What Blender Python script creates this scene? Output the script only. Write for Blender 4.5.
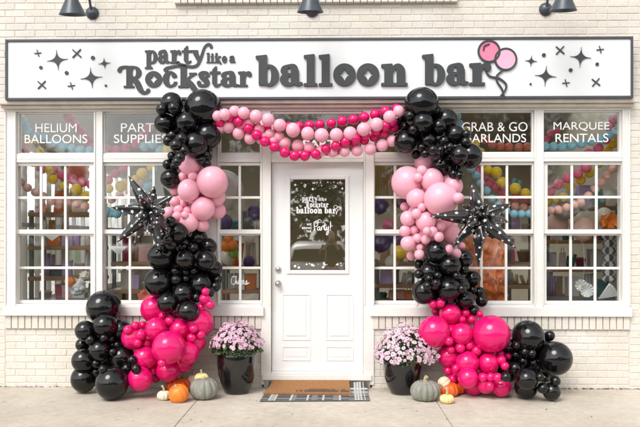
import bpy, bmesh, math, random
import numpy as np
from mathutils import Vector, Matrix, Euler
R = math.radians
S = bpy.context.scene
for o in list(bpy.data.objects): bpy.data.objects.remove(o)

# ------------------------------------------------------------------ camera
D, H, YAW, F = 7.5, 1.47, 0.018, 750.0
CX = D * math.tan(YAW)
cd = bpy.data.cameras.new('camera'); cam = bpy.data.objects.new('camera', cd)
S.collection.objects.link(cam); S.camera = cam
cam.location = (CX, -D, H); cam.rotation_euler = (R(90), 0, YAW)
cd.sensor_width = 36; cd.lens = F / 640 * 36
cd.shift_y = 27.0 / 640; cd.clip_start = 0.05; cd.clip_end = 2000

# ------------------------------------------------------------------ world, sun, exposure
SUN_EL, SUN_AZ = R(48), R(-28)          # azimuth measured from straight in front of the shop
w = bpy.data.worlds.new('World'); S.world = w; w.use_nodes = True
nt = w.node_tree; nt.nodes.clear()
sky = nt.nodes.new('ShaderNodeTexSky'); sky.sky_type = 'NISHITA'; sky.sun_disc = False
sky.sun_elevation = SUN_EL; sky.sun_rotation = R(180) - SUN_AZ
sky.air_density = 1.0; sky.dust_density = 1.6; sky.ozone_density = 1.0
hs = nt.nodes.new('ShaderNodeHueSaturation'); hs.inputs['Saturation'].default_value = 0.08
bg = nt.nodes.new('ShaderNodeBackground'); bg.inputs[1].default_value = 0.15
ow = nt.nodes.new('ShaderNodeOutputWorld')
nt.links.new(sky.outputs[0], hs.inputs['Color']); nt.links.new(hs.outputs[0], bg.inputs[0]); nt.links.new(bg.outputs[0], ow.inputs[0])
sd = bpy.data.lights.new('sun', 'SUN'); sd.energy = 1.1; sd.angle = R(28); sd.color = (1, .945, .88)
so = bpy.data.objects.new('sun', sd); S.collection.objects.link(so)
sdir = Vector((math.sin(SUN_AZ) * math.cos(SUN_EL), -math.cos(SUN_AZ) * math.cos(SUN_EL), math.sin(SUN_EL)))
so.rotation_euler = sdir.to_track_quat('Z', 'Y').to_euler(); so.location = (0, -10, 12)
vs = S.view_settings; vs.view_transform = 'Standard'; vs.look = 'None'; vs.gamma = 1; vs.exposure = 0.9
vs.use_curve_mapping = False
S.render.resolution_x, S.render.resolution_y = 1024, 683
S.render.engine = 'CYCLES'
S.cycles.max_bounces = 10; S.cycles.transparent_max_bounces = 16; S.cycles.glossy_bounces = 4

# ------------------------------------------------------------------ pixel <-> place
FW = Vector((-math.sin(YAW), math.cos(YAW), 0)); RT = Vector((math.cos(YAW), math.sin(YAW), 0))
def at(px, row, y=0.0):
    d = RT * ((px - 320) / F) + FW + Vector((0, 0, (240.5 - row) / F))
    t = (y + D) / d.y
    return Vector((CX, -D, H)) + d * t, t / F      # point, metres per pixel there
def X(px, y=0.0): return at(px, 240, y)[0].x
def Z(row, y=0.0): return H + (240.5 - row) * (y + D) / F
def onground(px, row):
    t = H / ((row - 240.5) / F); d = RT * ((px - 320) / F) + FW
    p = Vector((CX, -D, 0)) + d * t; return Vector((p.x, p.y, 0))

# ------------------------------------------------------------------ materials
def nodes(m): m.use_nodes = True; return m.node_tree.nodes, m.node_tree.links
def mat(name, col, rough=0.5, var=0.0, vscale=8.0, bump=0.0, bscale=60.0, coat=0.0, metal=0.0, spec=0.5, rvar=0.0, col2=None, emit=None, sss=0.0, trans=0.0):
    m = bpy.data.materials.new(name); N, L = nodes(m); p = N['Principled BSDF']
    c = (*col, 1); p.inputs['Base Color'].default_value = c; p.inputs['Roughness'].default_value = rough
    p.inputs['Metallic'].default_value = metal; p.inputs['Coat Weight'].default_value = coat; p.inputs['Coat Roughness'].default_value = 0.04
    p.inputs['Specular IOR Level'].default_value = spec
    if sss: p.inputs['Subsurface Weight'].default_value = sss; p.inputs['Subsurface Radius'].default_value = (.05, .02, .02); p.inputs['Subsurface Scale'].default_value = .3
    if emit: p.inputs['Emission Color'].default_value = (*emit[:3], 1); p.inputs['Emission Strength'].default_value = emit[3]
    tc = N.new('ShaderNodeTexCoord')
    if var or col2:
        nz = N.new('ShaderNodeTexNoise'); nz.inputs['Scale'].default_value = vscale; nz.inputs['Detail'].default_value = 6; nz.inputs['Roughness'].default_value = .62
        L.new(tc.outputs['Object'], nz.inputs['Vector'])
        rp = N.new('ShaderNodeValToRGB'); rp.color_ramp.elements[0].position = .32; rp.color_ramp.elements[1].position = .68
        if col2: a, b = col, col2
        else: a = [x * (1 - var) for x in col]; b = [min(1, x * (1 + var)) for x in col]
        rp.color_ramp.elements[0].color = (*a, 1); rp.color_ramp.elements[1].color = (*b, 1)
        L.new(nz.outputs[0], rp.inputs[0]); L.new(rp.outputs[0], p.inputs['Base Color'])
    if bump:
        nb = N.new('ShaderNodeTexNoise'); nb.inputs['Scale'].default_value = bscale; nb.inputs['Detail'].default_value = 4
        L.new(tc.outputs['Object'], nb.inputs['Vector'])
        bp = N.new('ShaderNodeBump'); bp.inputs['Strength'].default_value = bump; bp.inputs['Distance'].default_value = .01
        L.new(nb.outputs[0], bp.inputs['Height']); L.new(bp.outputs[0], p.inputs['Normal'])
    if rvar:
        nr = N.new('ShaderNodeTexNoise'); nr.inputs['Scale'].default_value = vscale * 2; L.new(tc.outputs['Object'], nr.inputs['Vector'])
        mr = N.new('ShaderNodeMapRange'); mr.inputs[3].default_value = rough - rvar; mr.inputs[4].default_value = rough + rvar
        L.new(nr.outputs[0], mr.inputs[0]); L.new(mr.outputs[0], p.inputs['Roughness'])
    return m
def glass_mat(name, k=1.9, tint=(.93, .96, .94), rg=.03):
    m = bpy.data.materials.new(name); N, L = nodes(m); N.remove(N['Principled BSDF']); o = N['Material Output']
    tr = N.new('ShaderNodeBsdfTransparent'); tr.inputs[0].default_value = (*tint, 1)
    gl = N.new('ShaderNodeBsdfGlossy'); gl.inputs['Roughness'].default_value = rg
    fr = N.new('ShaderNodeFresnel'); fr.inputs[0].default_value = 1.52
    ge = N.new('ShaderNodeNewGeometry'); io = N.new('ShaderNodeMapRange'); io.inputs[3].default_value = 1.52; io.inputs[4].default_value = 1 / 1.52   # same Fresnel on both faces of a thin pane
    L.new(ge.outputs['Backfacing'], io.inputs[0]); L.new(io.outputs[0], fr.inputs[0])
    mu = N.new('ShaderNodeMath'); mu.operation = 'MULTIPLY'; mu.inputs[1].default_value = k; mu.use_clamp = True
    nz = N.new('ShaderNodeTexNoise'); nz.inputs['Scale'].default_value = 1.7; tc = N.new('ShaderNodeTexCoord'); L.new(tc.outputs['Object'], nz.inputs['Vector'])
    bp = N.new('ShaderNodeBump'); bp.inputs['Strength'].default_value = .12; bp.inputs['Distance'].default_value = .01; L.new(nz.outputs[0], bp.inputs['Height']); L.new(bp.outputs[0], gl.inputs['Normal'])
    mx = N.new('ShaderNodeMixShader')
    L.new(fr.outputs[0], mu.inputs[0]); L.new(mu.outputs[0], mx.inputs[0]); L.new(tr.outputs[0], mx.inputs[1]); L.new(gl.outputs[0], mx.inputs[2]); L.new(mx.outputs[0], o.inputs[0])
    return m
def brick_mat():
    m = mat('painted_brick', (.76, .69, .60), .62, bump=.35, bscale=90)
    N, L = m.node_tree.nodes, m.node_tree.links; p = N['Principled BSDF']
    at_ = N.new('ShaderNodeAttribute'); at_.attribute_name = 'tone'
    tc = N.new('ShaderNodeTexCoord'); nz = N.new('ShaderNodeTexNoise'); nz.inputs['Scale'].default_value = 1.3; nz.inputs['Detail'].default_value = 8
    L.new(tc.outputs['Object'], nz.inputs['Vector'])
    rp = N.new('ShaderNodeValToRGB'); e = rp.color_ramp.elements; e[0].position = .35; e[1].position = .7
    e[0].color = (.66, .61, .54, 1); e[1].color = (.74, .715, .665, 1)
    L.new(nz.outputs[0], rp.inputs[0])
    mx = N.new('ShaderNodeMixRGB'); mx.blend_type = 'MULTIPLY'; mx.inputs[0].default_value = 1
    L.new(rp.outputs[0], mx.inputs[1]); L.new(at_.outputs['Color'], mx.inputs[2])
    nf = N.new('ShaderNodeTexNoise'); nf.inputs['Scale'].default_value = 45; nf.inputs['Detail'].default_value = 8; L.new(tc.outputs['Object'], nf.inputs['Vector'])
    r2 = N.new('ShaderNodeValToRGB'); r2.color_ramp.elements[0].position = .34; r2.color_ramp.elements[1].position = .42
    r2.color_ramp.elements[0].color = (.62, .42, .33, 1); r2.color_ramp.elements[1].color = (1, 1, 1, 1); L.new(nf.outputs[0], r2.inputs[0])
    m2 = N.new('ShaderNodeMixRGB'); m2.blend_type = 'MULTIPLY'; m2.inputs[0].default_value = .3
    L.new(mx.outputs[0], m2.inputs[1]); L.new(r2.outputs[0], m2.inputs[2]); L.new(m2.outputs[0], p.inputs['Base Color'])
    return m
def concrete_mat():
    m = mat('concrete', (.45, .42, .37), .85, bump=.25, bscale=140)
    N, L = m.node_tree.nodes, m.node_tree.links; p = N['Principled BSDF']; tc = N.new('ShaderNodeTexCoord')
    def nz(s, a, b, ca, cb, d=8):
        n = N.new('ShaderNodeTexNoise'); n.inputs['Scale'].default_value = s; n.inputs['Detail'].default_value = d; n.inputs['Roughness'].default_value = .65
        L.new(tc.outputs['Object'], n.inputs['Vector']); r = N.new('ShaderNodeValToRGB'); e = r.color_ramp.elements
        e[0].position = a; e[1].position = b; e[0].color = (*ca, 1); e[1].color = (*cb, 1); L.new(n.outputs[0], r.inputs[0]); return r.outputs[0]
    a = nz(.9, .3, .7, (.49, .45, .39), (.59, .55, .485)); b = nz(14, .3, .62, (.86, .85, .84), (1.05, 1.05, 1.05)); c = nz(170, .33, .5, (.72, .70, .68), (1, 1, 1))
    d = nz(5, .28, .36, (.72, .68, .64), (1, 1, 1), 3)
    def mul(x, y, f=1):
        q = N.new('ShaderNodeMixRGB'); q.blend_type = 'MULTIPLY'; q.inputs[0].default_value = f; L.new(x, q.inputs[1]); L.new(y, q.inputs[2]); return q.outputs[0]
    vo = N.new('ShaderNodeTexVoronoi'); vo.inputs['Scale'].default_value = 3.2; L.new(tc.outputs['Object'], vo.inputs['Vector'])
    rv = N.new('ShaderNodeValToRGB'); rv.color_ramp.elements[0].position = .035; rv.color_ramp.elements[1].position = .06; rv.color_ramp.elements[0].color = (.66, .63, .60, 1); rv.color_ramp.elements[1].color = (1, 1, 1, 1); L.new(vo.outputs[0], rv.inputs[0])
    e_ = nz(.45, .42, .62, (.90, .87, .83), (1.04, 1.03, 1.0), 5)
    L.new(mul(mul(mul(mul(mul(a, b), c, .7), d, .7), rv.outputs[0], .6), e_), p.inputs['Base Color'])
    return m
def wood_mat(name, a, b, rough=.55):
    m = mat(name, a, rough); N, L = m.node_tree.nodes, m.node_tree.links; p = N['Principled BSDF']; tc = N.new('ShaderNodeTexCoord')
    mp = N.new('ShaderNodeMapping'); mp.inputs['Scale'].default_value = (1.5, 12, 25); L.new(tc.outputs['Object'], mp.inputs[0])
    n = N.new('ShaderNodeTexNoise'); n.inputs['Scale'].default_value = 2; n.inputs['Detail'].default_value = 6; L.new(mp.outputs[0], n.inputs['Vector'])
    r = N.new('ShaderNodeValToRGB'); r.color_ramp.elements[0].position = .35; r.color_ramp.elements[1].position = .65
    r.color_ramp.elements[0].color = (*a, 1); r.color_ramp.elements[1].color = (*b, 1); L.new(n.outputs[0], r.inputs[0]); L.new(r.outputs[0], p.inputs['Base Color'])
    return m
M = dict(
    brick=brick_mat(), mortar=mat('mortar', (.66, .61, .54), .9, .12, 20, .4, 120),
    trim=mat('trim_paint', (.78, .76, .725), .45, .055, 2.5, .14, 22, rvar=.1), door=mat('door_paint', (.77, .765, .755), .4, .02, 2, .03, 40),
    sash=mat('sash_paint', (.80, .785, .755), .4, .05, 4, .08, 25), dark=mat('dark_gap', (.03, .03, .03), .7),
    glass=glass_mat('window_glass', 1.5, (.97, .985, .975)), dglass=glass_mat('door_glass', 7.0, (.72, .69, .58), .018),
    concrete=concrete_mat(), asphalt=mat('asphalt', (.05, .05, .052), .85, .25, 30, .5, 200), paint=mat('road_paint', (.75, .75, .72), .7, .1, 20),
    sign=mat('sign_face', (.735, .745, .755), .42, .015, 2), signframe=mat('sign_frame', (.06, .065, .075), .4, .1, 5),
    letter=mat('letter_grey', (.038, .041, .044), .5, .08, 6), letterside=mat('letter_black', (.02, .02, .022), .5),
    pinkdark=mat('emblem_pink', (.80, .21, .34), .45, .03, 5), pinklight=mat('emblem_light_pink', (.84, .42, .57), .45, .03, 5),
    black=mat('black_latex', (.005, .005, .006), .05, rvar=.02, vscale=3), pale=mat('pale_pink_latex', (.86, .41, .51), .22, .03, 6, spec=.4, sss=.15),
    magenta=mat('magenta_latex', (.70, .006, .14), .14, .05, 5, spec=.5, sss=.05), foil=mat('black_foil', (.012, .012, .014), .16, bump=.25, bscale=9, coat=.5),
    white=mat('white_vinyl', (.86, .86, .86), .5), pot=mat('glazed_pot', (.006, .006, .007), .1, coat=.6, rvar=.04, vscale=5),
    leaf=mat('mum_leaf', (.045, .085, .028), .6, col2=(.08, .13, .045), vscale=30), lamp=mat('lamp_metal', (.065, .078, .092), .35, .1, 10, metal=.3), lampin=mat('lamp_inside', (.7, .7, .68), .5),
    steel=mat('brushed_nickel', (.55, .53, .50), .28, metal=1.0), coir=mat('coir', (.40, .19, .075), .95, .25, 90, .9, 350), coirink=mat('coir_print', (.10, .065, .04), .95, .3, 90),
    soil=mat('soil', (.03, .022, .016), .95),
    iwall=mat('interior_wall', (.42, .38, .30), .8, .05, 2), ifloor=wood_mat('interior_floor', (.30, .22, .15), (.40, .31, .22), .4), iceil=mat('interior_ceiling', (.40, .37, .30), .8),
    shelf=wood_mat('shelf_wood', (.30, .16, .08), (.42, .25, .13)), shelfmetal=mat('shelf_metal', (.13, .14, .14), .5),
)
def cmat(name, col, rough=.45, **k):
    if name not in M: M[name] = mat(name, col, rough, **k)
    return M[name]
for n_, c_ in dict(yellow=(.88, .60, .03), blue=(.30, .62, .78), rose=(.82, .16, .28), coral=(.88, .26, .18), peach=(.90, .50, .44), orange=(.80, .22, .03), purple=(.07, .03, .15), green=(.22, .42, .06), cream=(.78, .72, .62), greige=(.62, .58, .54), blush=(.82, .52, .46), lilac=(.55, .4, .7), cloth=(.8, .8, .8), kraft=(.42, .28, .16), slate=(.12, .13, .14), teal=(.1, .35, .36), gold=(.6, .4, .1)).items():
    cmat(n_, c_, .3 if n_ not in ('cloth', 'kraft') else .8, var=.05, vscale=6)

# ------------------------------------------------------------------ mesh helpers
def obj(name, bm, m, parent=None, smooth=False, loc=None):
    me = bpy.data.meshes.new(name)
    if isinstance(bm, bmesh.types.BMesh): bm.to_mesh(me); bm.free()
    else: me.from_pydata(*bm)
    for mm in (m if isinstance(m, (list, tuple)) else [m]): me.materials.append(mm)
    if smooth: me.polygons.foreach_set('use_smooth', [True] * len(me.polygons))
    o = bpy.data.objects.new(name, me); S.collection.objects.link(o)
    if parent: o.parent = parent
    if loc is not None: o.location = loc
    return o
def empty(name, loc=(0, 0, 0), rz=0):
    o = bpy.data.objects.new(name, None); S.collection.objects.link(o); o.location = loc; o.rotation_euler = (0, 0, rz); o.empty_display_size = .1
    return o
def tag(o, label=None, cat=None, group=None, kind=None):
    if label: o['label'] = label
    if cat: o['category'] = cat
    if group: o['group'] = group
    if kind: o['kind'] = kind
    return o
def box(bm, x0, x1, y0, y1, z0, z1, mi=0, bev=0.0):
    if x0 > x1: x0, x1 = x1, x0
    if y0 > y1: y0, y1 = y1, y0
    if z0 > z1: z0, z1 = z1, z0
    r = bmesh.ops.create_cube(bm, size=1)
    for v in r['verts']: v.co = Vector(((x0 + x1) / 2 + v.co.x * (x1 - x0), (y0 + y1) / 2 + v.co.y * (y1 - y0), (z0 + z1) / 2 + v.co.z * (z1 - z0)))
    fs = list({f for v in r['verts'] for f in v.link_faces})
    for f in fs: f.material_index = mi
    if bev:
        es = list({e for f in fs for e in f.edges}); rr = bmesh.ops.bevel(bm, geom=es, offset=bev, segments=2, affect='EDGES', profile=.5)
        for f in rr['faces']: f.material_index = mi
    return r['verts']
def tube(bm, pts, rad, seg=10, mi=0, cap=True):
    pts = [Vector(p) for p in pts]; rings = []
    for i, p in enumerate(pts):
        d = (pts[min(i + 1, len(pts) - 1)] - pts[max(i - 1, 0)]).normalized()
        a = d.orthogonal().normalized() if i == 0 else (rings_a - d * rings_a.dot(d)).normalized()
        rings_a = a; b = d.cross(a); r = rad[i] if isinstance(rad, (list, tuple)) else rad
        rings.append([bm.verts.new(p + (a * math.cos(2 * math.pi * k / seg) + b * math.sin(2 * math.pi * k / seg)) * r) for k in range(seg)])
    for i in range(len(rings) - 1):
        for k in range(seg):
            f = bm.faces.new((rings[i][k], rings[i][(k + 1) % seg], rings[i + 1][(k + 1) % seg], rings[i + 1][k])); f.material_index = mi; f.smooth = True
    if cap:
        for rg in (rings[0][::-1], rings[-1]):
            f = bm.faces.new(rg); f.material_index = mi
def lathe(bm, prof, seg=32, mat4=Matrix(), mi=0, fr=None):
    rings = []
    for r, z in prof:
        rings.append([bm.verts.new(mat4 @ Vector((max(r, 1e-4) * (fr(2 * math.pi * k / seg, z) if fr else 1) * math.cos(2 * math.pi * k / seg), max(r, 1e-4) * (fr(2 * math.pi * k / seg, z) if fr else 1) * math.sin(2 * math.pi * k / seg), z))) for k in range(seg)])
    for i in range(len(rings) - 1):
        for k in range(seg):
            f = bm.faces.new((rings[i][k], rings[i][(k + 1) % seg], rings[i + 1][(k + 1) % seg], rings[i + 1][k])); f.material_index = mi; f.smooth = True

# ------------------------------------------------------------------ glyphs: signed distance fields -> outlines -> solid letters
G = {}
def sd_poly(x, y, P):
    P = np.array(P, float); d = np.full(x.shape, 1e9); s = np.ones(x.shape); n = len(P); j = n - 1
    for i in range(n):
        ex, ey = P[j] - P[i]; wx, wy = x - P[i][0], y - P[i][1]
        t = np.clip((wx * ex + wy * ey) / (ex * ex + ey * ey + 1e-12), 0, 1)
        bx_, by_ = wx - ex * t, wy - ey * t; d = np.minimum(d, bx_ ** 2 + by_ ** 2)
        c1 = y >= P[i][1]; c2 = y < P[j][1]; c3 = ex * wy > ey * wx
        s = np.where((c1 & c2 & c3) | (~c1 & ~c2 & ~c3), -s, s); j = i
    return s * np.sqrt(d)
def sd_ell(x, y, cx, cy, rx, ry):
    k = np.sqrt(((x - cx) / rx) ** 2 + ((y - cy) / ry) ** 2); g = np.sqrt(((x - cx) / rx ** 2) ** 2 + ((y - cy) / ry ** 2) ** 2) + 1e-9
    return k * (k - 1) / g
def sd_cap(x, y, a, b, ra, rb):
    pax, pay = x - a[0], y - a[1]; bx_, by_ = b[0] - a[0], b[1] - a[1]
    h = np.clip((pax * bx_ + pay * by_) / (bx_ ** 2 + by_ ** 2 + 1e-12), 0, 1)
    return np.hypot(pax - bx_ * h, pay - by_ * h) - (ra + (rb - ra) * h)
def cr(pts, n=7):
    P = [np.array(p, float) for p in pts]; P = [2 * P[0] - P[1]] + P + [2 * P[-1] - P[-2]]; out = []
    for i in range(1, len(P) - 2):
        for k in range(n):
            t = k / n; a, b, c, d = P[i - 1:i + 3]
            out.append(.5 * (2 * b + (c - a) * t + (2 * a - 5 * b + 4 * c - d) * t * t + (3 * b - a - 3 * c + d) * t ** 3))
    return out + [P[-2]]
class Gl:
    bold = 0.0
    def __init__(s, w, y0=-.1, y1=1.6, n=90, x0=-.15):
        h = (y1 - y0) / n; nx = int((w + .15 - x0) / h) + 1; s.h, s.x0, s.y0 = h, x0, y0
        s.x, s.y = np.meshgrid(x0 + np.arange(nx) * h, y0 + np.arange(n + 1) * h); s.f = np.full(s.x.shape, 1e3)
    def poly(s, P, r=0.012): s.f = np.minimum(s.f, sd_poly(s.x, s.y, P) - r); return s
    def rect(s, a, b, c, d, r=.012): return s.poly([(a, c), (b, c), (b, d), (a, d)], r)
    def ring(s, c, R1, ci, R2): s.f = np.minimum(s.f, np.maximum(sd_ell(s.x, s.y, *c, *R1), -sd_ell(s.x, s.y, *ci, *R2))); return s
    def disc(s, c, r): s.f = np.minimum(s.f, sd_ell(s.x, s.y, c[0], c[1], r, r)); return s
    def cut(s, P): s.f = np.maximum(s.f, -sd_poly(s.x, s.y, P)); return s
    def stroke(s, pts):
        q = cr(pts)
        for a, b in zip(q, q[1:]): s.f = np.minimum(s.f, sd_cap(s.x, s.y, a[:2], b[:2], a[2], b[2]))
        return s
    def loops(s):
        f = s.f - s.bold; seg = {}
        ins = f < 0; ny, nx = f.shape
        c = ins[:-1, :-1].astype(int) + 2 * ins[:-1, 1:] + 4 * ins[1:, 1:] + 8 * ins[1:, :-1]
        def ed(j, i, e):
            (j0, i0), (j1, i1) = {0: ((j, i), (j, i + 1)), 1: ((j, i + 1), (j + 1, i + 1)), 2: ((j + 1, i), (j + 1, i + 1)), 3: ((j, i), (j + 1, i))}[e]
            return (j0, i0, j1, i1)
        T = {1: [(3, 0)], 2: [(0, 1)], 3: [(3, 1)], 4: [(1, 2)], 5: [(3, 2), (1, 0)], 6: [(0, 2)], 7: [(3, 2)], 8: [(2, 3)], 9: [(2, 0)], 10: [(0, 3), (2, 1)], 11: [(2, 1)], 12: [(1, 3)], 13: [(1, 0)], 14: [(0, 3)]}
        for j, i in zip(*np.nonzero((c > 0) & (c < 15))):
            for a, b in T[c[j, i]]: seg[ed(j, i, a)] = ed(j, i, b)
        out = []
        while seg:
            k0 = next(iter(seg)); lp = [k0]; k = seg.pop(k0)
            while k != k0 and k in seg: lp.append(k); k = seg.pop(k)
            P = []
            for j0, i0, j1, i1 in lp:
                a, b = f[j0, i0], f[j1, i1]; t = a / (a - b)
                P.append((s.x0 + (i0 + (i1 - i0) * t) * s.h, s.y0 + (j0 + (j1 - j0) * t) * s.h))
            Q = [P[0]]
            for p in P[1:]:
                if math.hypot(p[0] - Q[-1][0], p[1] - Q[-1][1]) > s.h * .35: Q.append(p)
            if len(Q) > 5: out.append(Q)
        return out
def loops_mesh(loops, ext, bev=0.0):
    cu = bpy.data.curves.new('outline', 'CURVE'); cu.dimensions = '2D'; cu.fill_mode = 'BOTH'; cu.extrude = ext; cu.bevel_depth = bev; cu.offset = -bev
    for L_ in loops:
        sp = cu.splines.new('POLY'); sp.points.add(len(L_) - 1); sp.use_cyclic_u = True
        for q, p in zip(sp.points, L_): q.co = (p[0], p[1], 0, 1)
    t = bpy.data.objects.new('tmp', cu); me = bpy.data.meshes.new_from_object(t); bpy.data.objects.remove(t); bpy.data.curves.remove(cu)
    return me
def star4(cx, cy, rx, ry, n=10, p=2.6):
    out = []
    for k in range(4 * n):
        a = 2 * math.pi * k / (4 * n); c, s_ = math.cos(a), math.sin(a)
        out.append((cx + rx * math.copysign(abs(c) ** p, c), cy + ry * math.copysign(abs(s_) ** p, s_)))
    return out
def glyph(ch):
    if ch in G: return G[ch]
    if ch == 'b': g = Gl(1.06).rect(.13, .46, .04, 1.42).poly([(-.02, 1.36), (.14, 1.27), (.46, 1.38), (.46, 1.48), (-.02, 1.43)]).ring((.60, .49), (.45, .52), (.585, .49), (.14, .43))
    elif ch == 'a': g = Gl(1.02).rect(.52, .82, .1, .72).stroke([(.17, .73, .13), (.2, .86, .1), (.42, .965, .06), (.62, .9, .13), (.67, .68, .15)]).ring((.37, .29), (.36, .31), (.45, .31), (.13, .19)).stroke([(.70, .2, .13), (.82, .08, .09), (.98, .09, .04)])
    elif ch == 'r': g = Gl(.95).rect(.13, .46, .03, .93).poly([(-.02, .9), (.14, .83), (.46, .92), (.44, 1.0), (-.02, .97)]).rect(-.02, .62, 0, .07).stroke([(.44, .62, .05), (.52, .84, .07), (.68, .93, .08), (.76, .86, .13), (.78, .80, .14)])
    elif ch == 'n': g = Gl(1.2).rect(.13, .45, .03, .93).poly([(-.02, .9), (.14, .83), (.45, .92), (.43, 1.0), (-.02, .97)]).rect(-.02, .56, 0, .07).rect(.70, 1.02, .03, .66).rect(.62, 1.13, 0, .07).stroke([(.45, .68, .05), (.57, .87, .07), (.74, .90, .11), (.85, .72, .165), (.86, .5, .165)])
    elif ch == 'l': g = Gl(.62).rect(.13, .46, .03, 1.40).poly([(-.02, 1.38), (.14, 1.29), (.46, 1.40), (.46, 1.5), (-.02, 1.45)]).rect(-.02, .6, 0, .07)
    elif ch == 'i': g = Gl(.62).rect(.13, .46, .03, .93).poly([(-.02, .9), (.14, .83), (.46, .92), (.46, 1.0), (-.02, .97)]).rect(-.02, .6, 0, .07).disc((.29, 1.25), .18)
    elif ch == 'o': g = Gl(1.06); g.f = np.minimum(g.f, sd_ell(g.x, g.y, .5, .5, .52, .52)); g.cut(star4(.5, .5, .45, .51, 16, 3.8))
    elif ch == 'p': g = Gl(1.06, -.5, 1.1).rect(.13, .44, -.4, .93).poly([(-.02, .9), (.14, .83), (.44, .92), (.42, 1.0), (-.02, .97)]).rect(-.02, .6, -.42, -.35).ring((.60, .49), (.44, .51), (.59, .49), (.15, .40))
    elif ch == 't': g = Gl(.85).rect(.17, .47, .2, 1.1).poly([(.17, 1.0), (.47, 1.0), (.47, 1.32), (.40, 1.32), (.17, 1.1)]).rect(-.02, .76, .88, .97).stroke([(.32, .25, .15), (.40, .1, .12), (.58, .05, .07), (.76, .14, .03)])
    elif ch == 'y': g = Gl(2.0, -.55, 1.75, 130, -1.45).poly([(0, .97), (.42, .97), (.78, .28), (.62, -.02)]).rect(-.05, .52, .92, .98).stroke([(1.72, 1.28, .12), (1.66, 1.42, .09), (1.4, 1.46, .075), (1.12, 1.22, .075), (.92, .72, .085), (.72, .2, .09), (.42, -.2, .09), (-.1, -.30, .08), (-.6, -.2, .09), (-1.05, -.12, .10), (-1.2, .02, .11)])
    elif ch == 'k': g = Gl(1.25, -.3, 1.6, 110, -.2).rect(.13, .45, .03, 1.0).poly([(-.02, .9), (.14, .83), (.45, .92), (.45, 1.48), (.13, 1.40), (.13, 1.0)]).rect(-.02, .6, 0, .07).stroke([(.44, .42, .05), (.75, .78, .06), (.9, .9, .09)]).rect(.68, 1.1, .92, .98).stroke([(.5, .5, .12), (.75, .25, .17), (.98, -.05, .14), (1.15, -.13, .06)])
    elif ch == 'K': g = Gl(1.35, -.45, 1.75, 120, -1.0).rect(.13, .45, .03, 1.42).rect(-.02, .56, 0, .07).stroke([(.3, 1.42, .14), (0, 1.50, .07), (-.4, 1.44, .07), (-.75, 1.35, .08), (-.85, 1.22, .12)]).stroke([(.44, .42, .05), (.75, .78, .06), (.9, .9, .09)]).rect(.68, 1.1, .92, .98).stroke([(.5, .5, .12), (.75, .2, .17), (1.0, -.16, .15), (1.2, -.28, .10)])
    elif ch == 'e': g = Gl(.95).ring((.46, .49), (.46, .51), (.5, .52), (.17, .40)).rect(.2, .85, .46, .56); g.cut([(.55, .44), (1.1, .44), (1.1, .2), (.62, .26)])
    elif ch == 'c': g = Gl(.95).ring((.46, .49), (.46, .52), (.55, .49), (.2, .42)); g.cut([(.6, .3), (1.2, .3), (1.2, .66), (.6, .66)]); g.disc((.72, .74), .14).stroke([(.6, .06, .05), (.75, .12, .05), (.86, .24, .03)])
    elif ch == 's': g = Gl(.85).stroke([(.66, .76, .12), (.6, .88, .09), (.36, .92, .08), (.2, .78, .12), (.38, .55, .15), (.6, .36, .15), (.6, .16, .11), (.36, .07, .07), (.14, .12, .08), (.1, .26, .11)])
    elif ch == 'R': g = Gl(1.9, -.55, 1.65, 130, -.6).rect(.13, .47, .03, 1.42).rect(-.05, .62, 0, .07).ring((.62, 1.04), (.50, .44), (.64, 1.04), (.16, .34)).rect(.3, .62, 1.40, 1.48).stroke([(.3, 1.44, .05), (0, 1.44, .07), (-.3, 1.36, .09), (-.38, 1.2, .13)]).stroke([(.6, .6, .14), (.85, .3, .18), (1.05, -.12, .17), (1.25, -.36, .11), (1.5, -.36, .08), (1.62, -.22, .11)])
        
    g.bold = .028; G[ch] = g.loops(); return G[ch]
def place_loops(name, loops, bb, y, mats, parent, depth=.006, src=None, bev=0.0):
    """bb = photo pixels (left, right, top, bottom) of the letter's drawing box; src = same box in glyph units"""
    x0, x1, t, b = bb; xs = [p[0] for l in loops for p in l]; ys = [p[1] for l in loops for p in l]
    gx0, gx1, gy0, gy1 = src or (min(xs), max(xs), min(ys), max(ys))
    wx0, wx1, wz0, wz1 = X(x0, y), X(x1, y), Z(b, y), Z(t, y)
    L_ = [[(wx0 + (p[0] - gx0) / (gx1 - gx0) * (wx1 - wx0), wz0 + (p[1] - gy0) / (gy1 - gy0) * (wz1 - wz0)) for p in l] for l in loops]
    cx = sum(p[0] for l in L_ for p in l) / sum(map(len, L_)); cz = sum(p[1] for l in L_ for p in l) / sum(map(len, L_))
    me = loops_mesh([[(p[0] - cx, p[1] - cz) for p in l] for l in L_], depth / 2, bev)
    me.name = name; me.materials.clear()
    for m in (mats if isinstance(mats, list) else [mats]): me.materials.append(m)
    if isinstance(mats, list):
        me.polygons.foreach_set('material_index', [0 if p.normal.z > .5 else 1 for p in me.polygons])
    o = bpy.data.objects.new(name, me); S.collection.objects.link(o)
    o.location = (cx, y - depth / 2, cz); o.rotation_euler = (R(90), 0, 0); o.parent = parent
    return o
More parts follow.
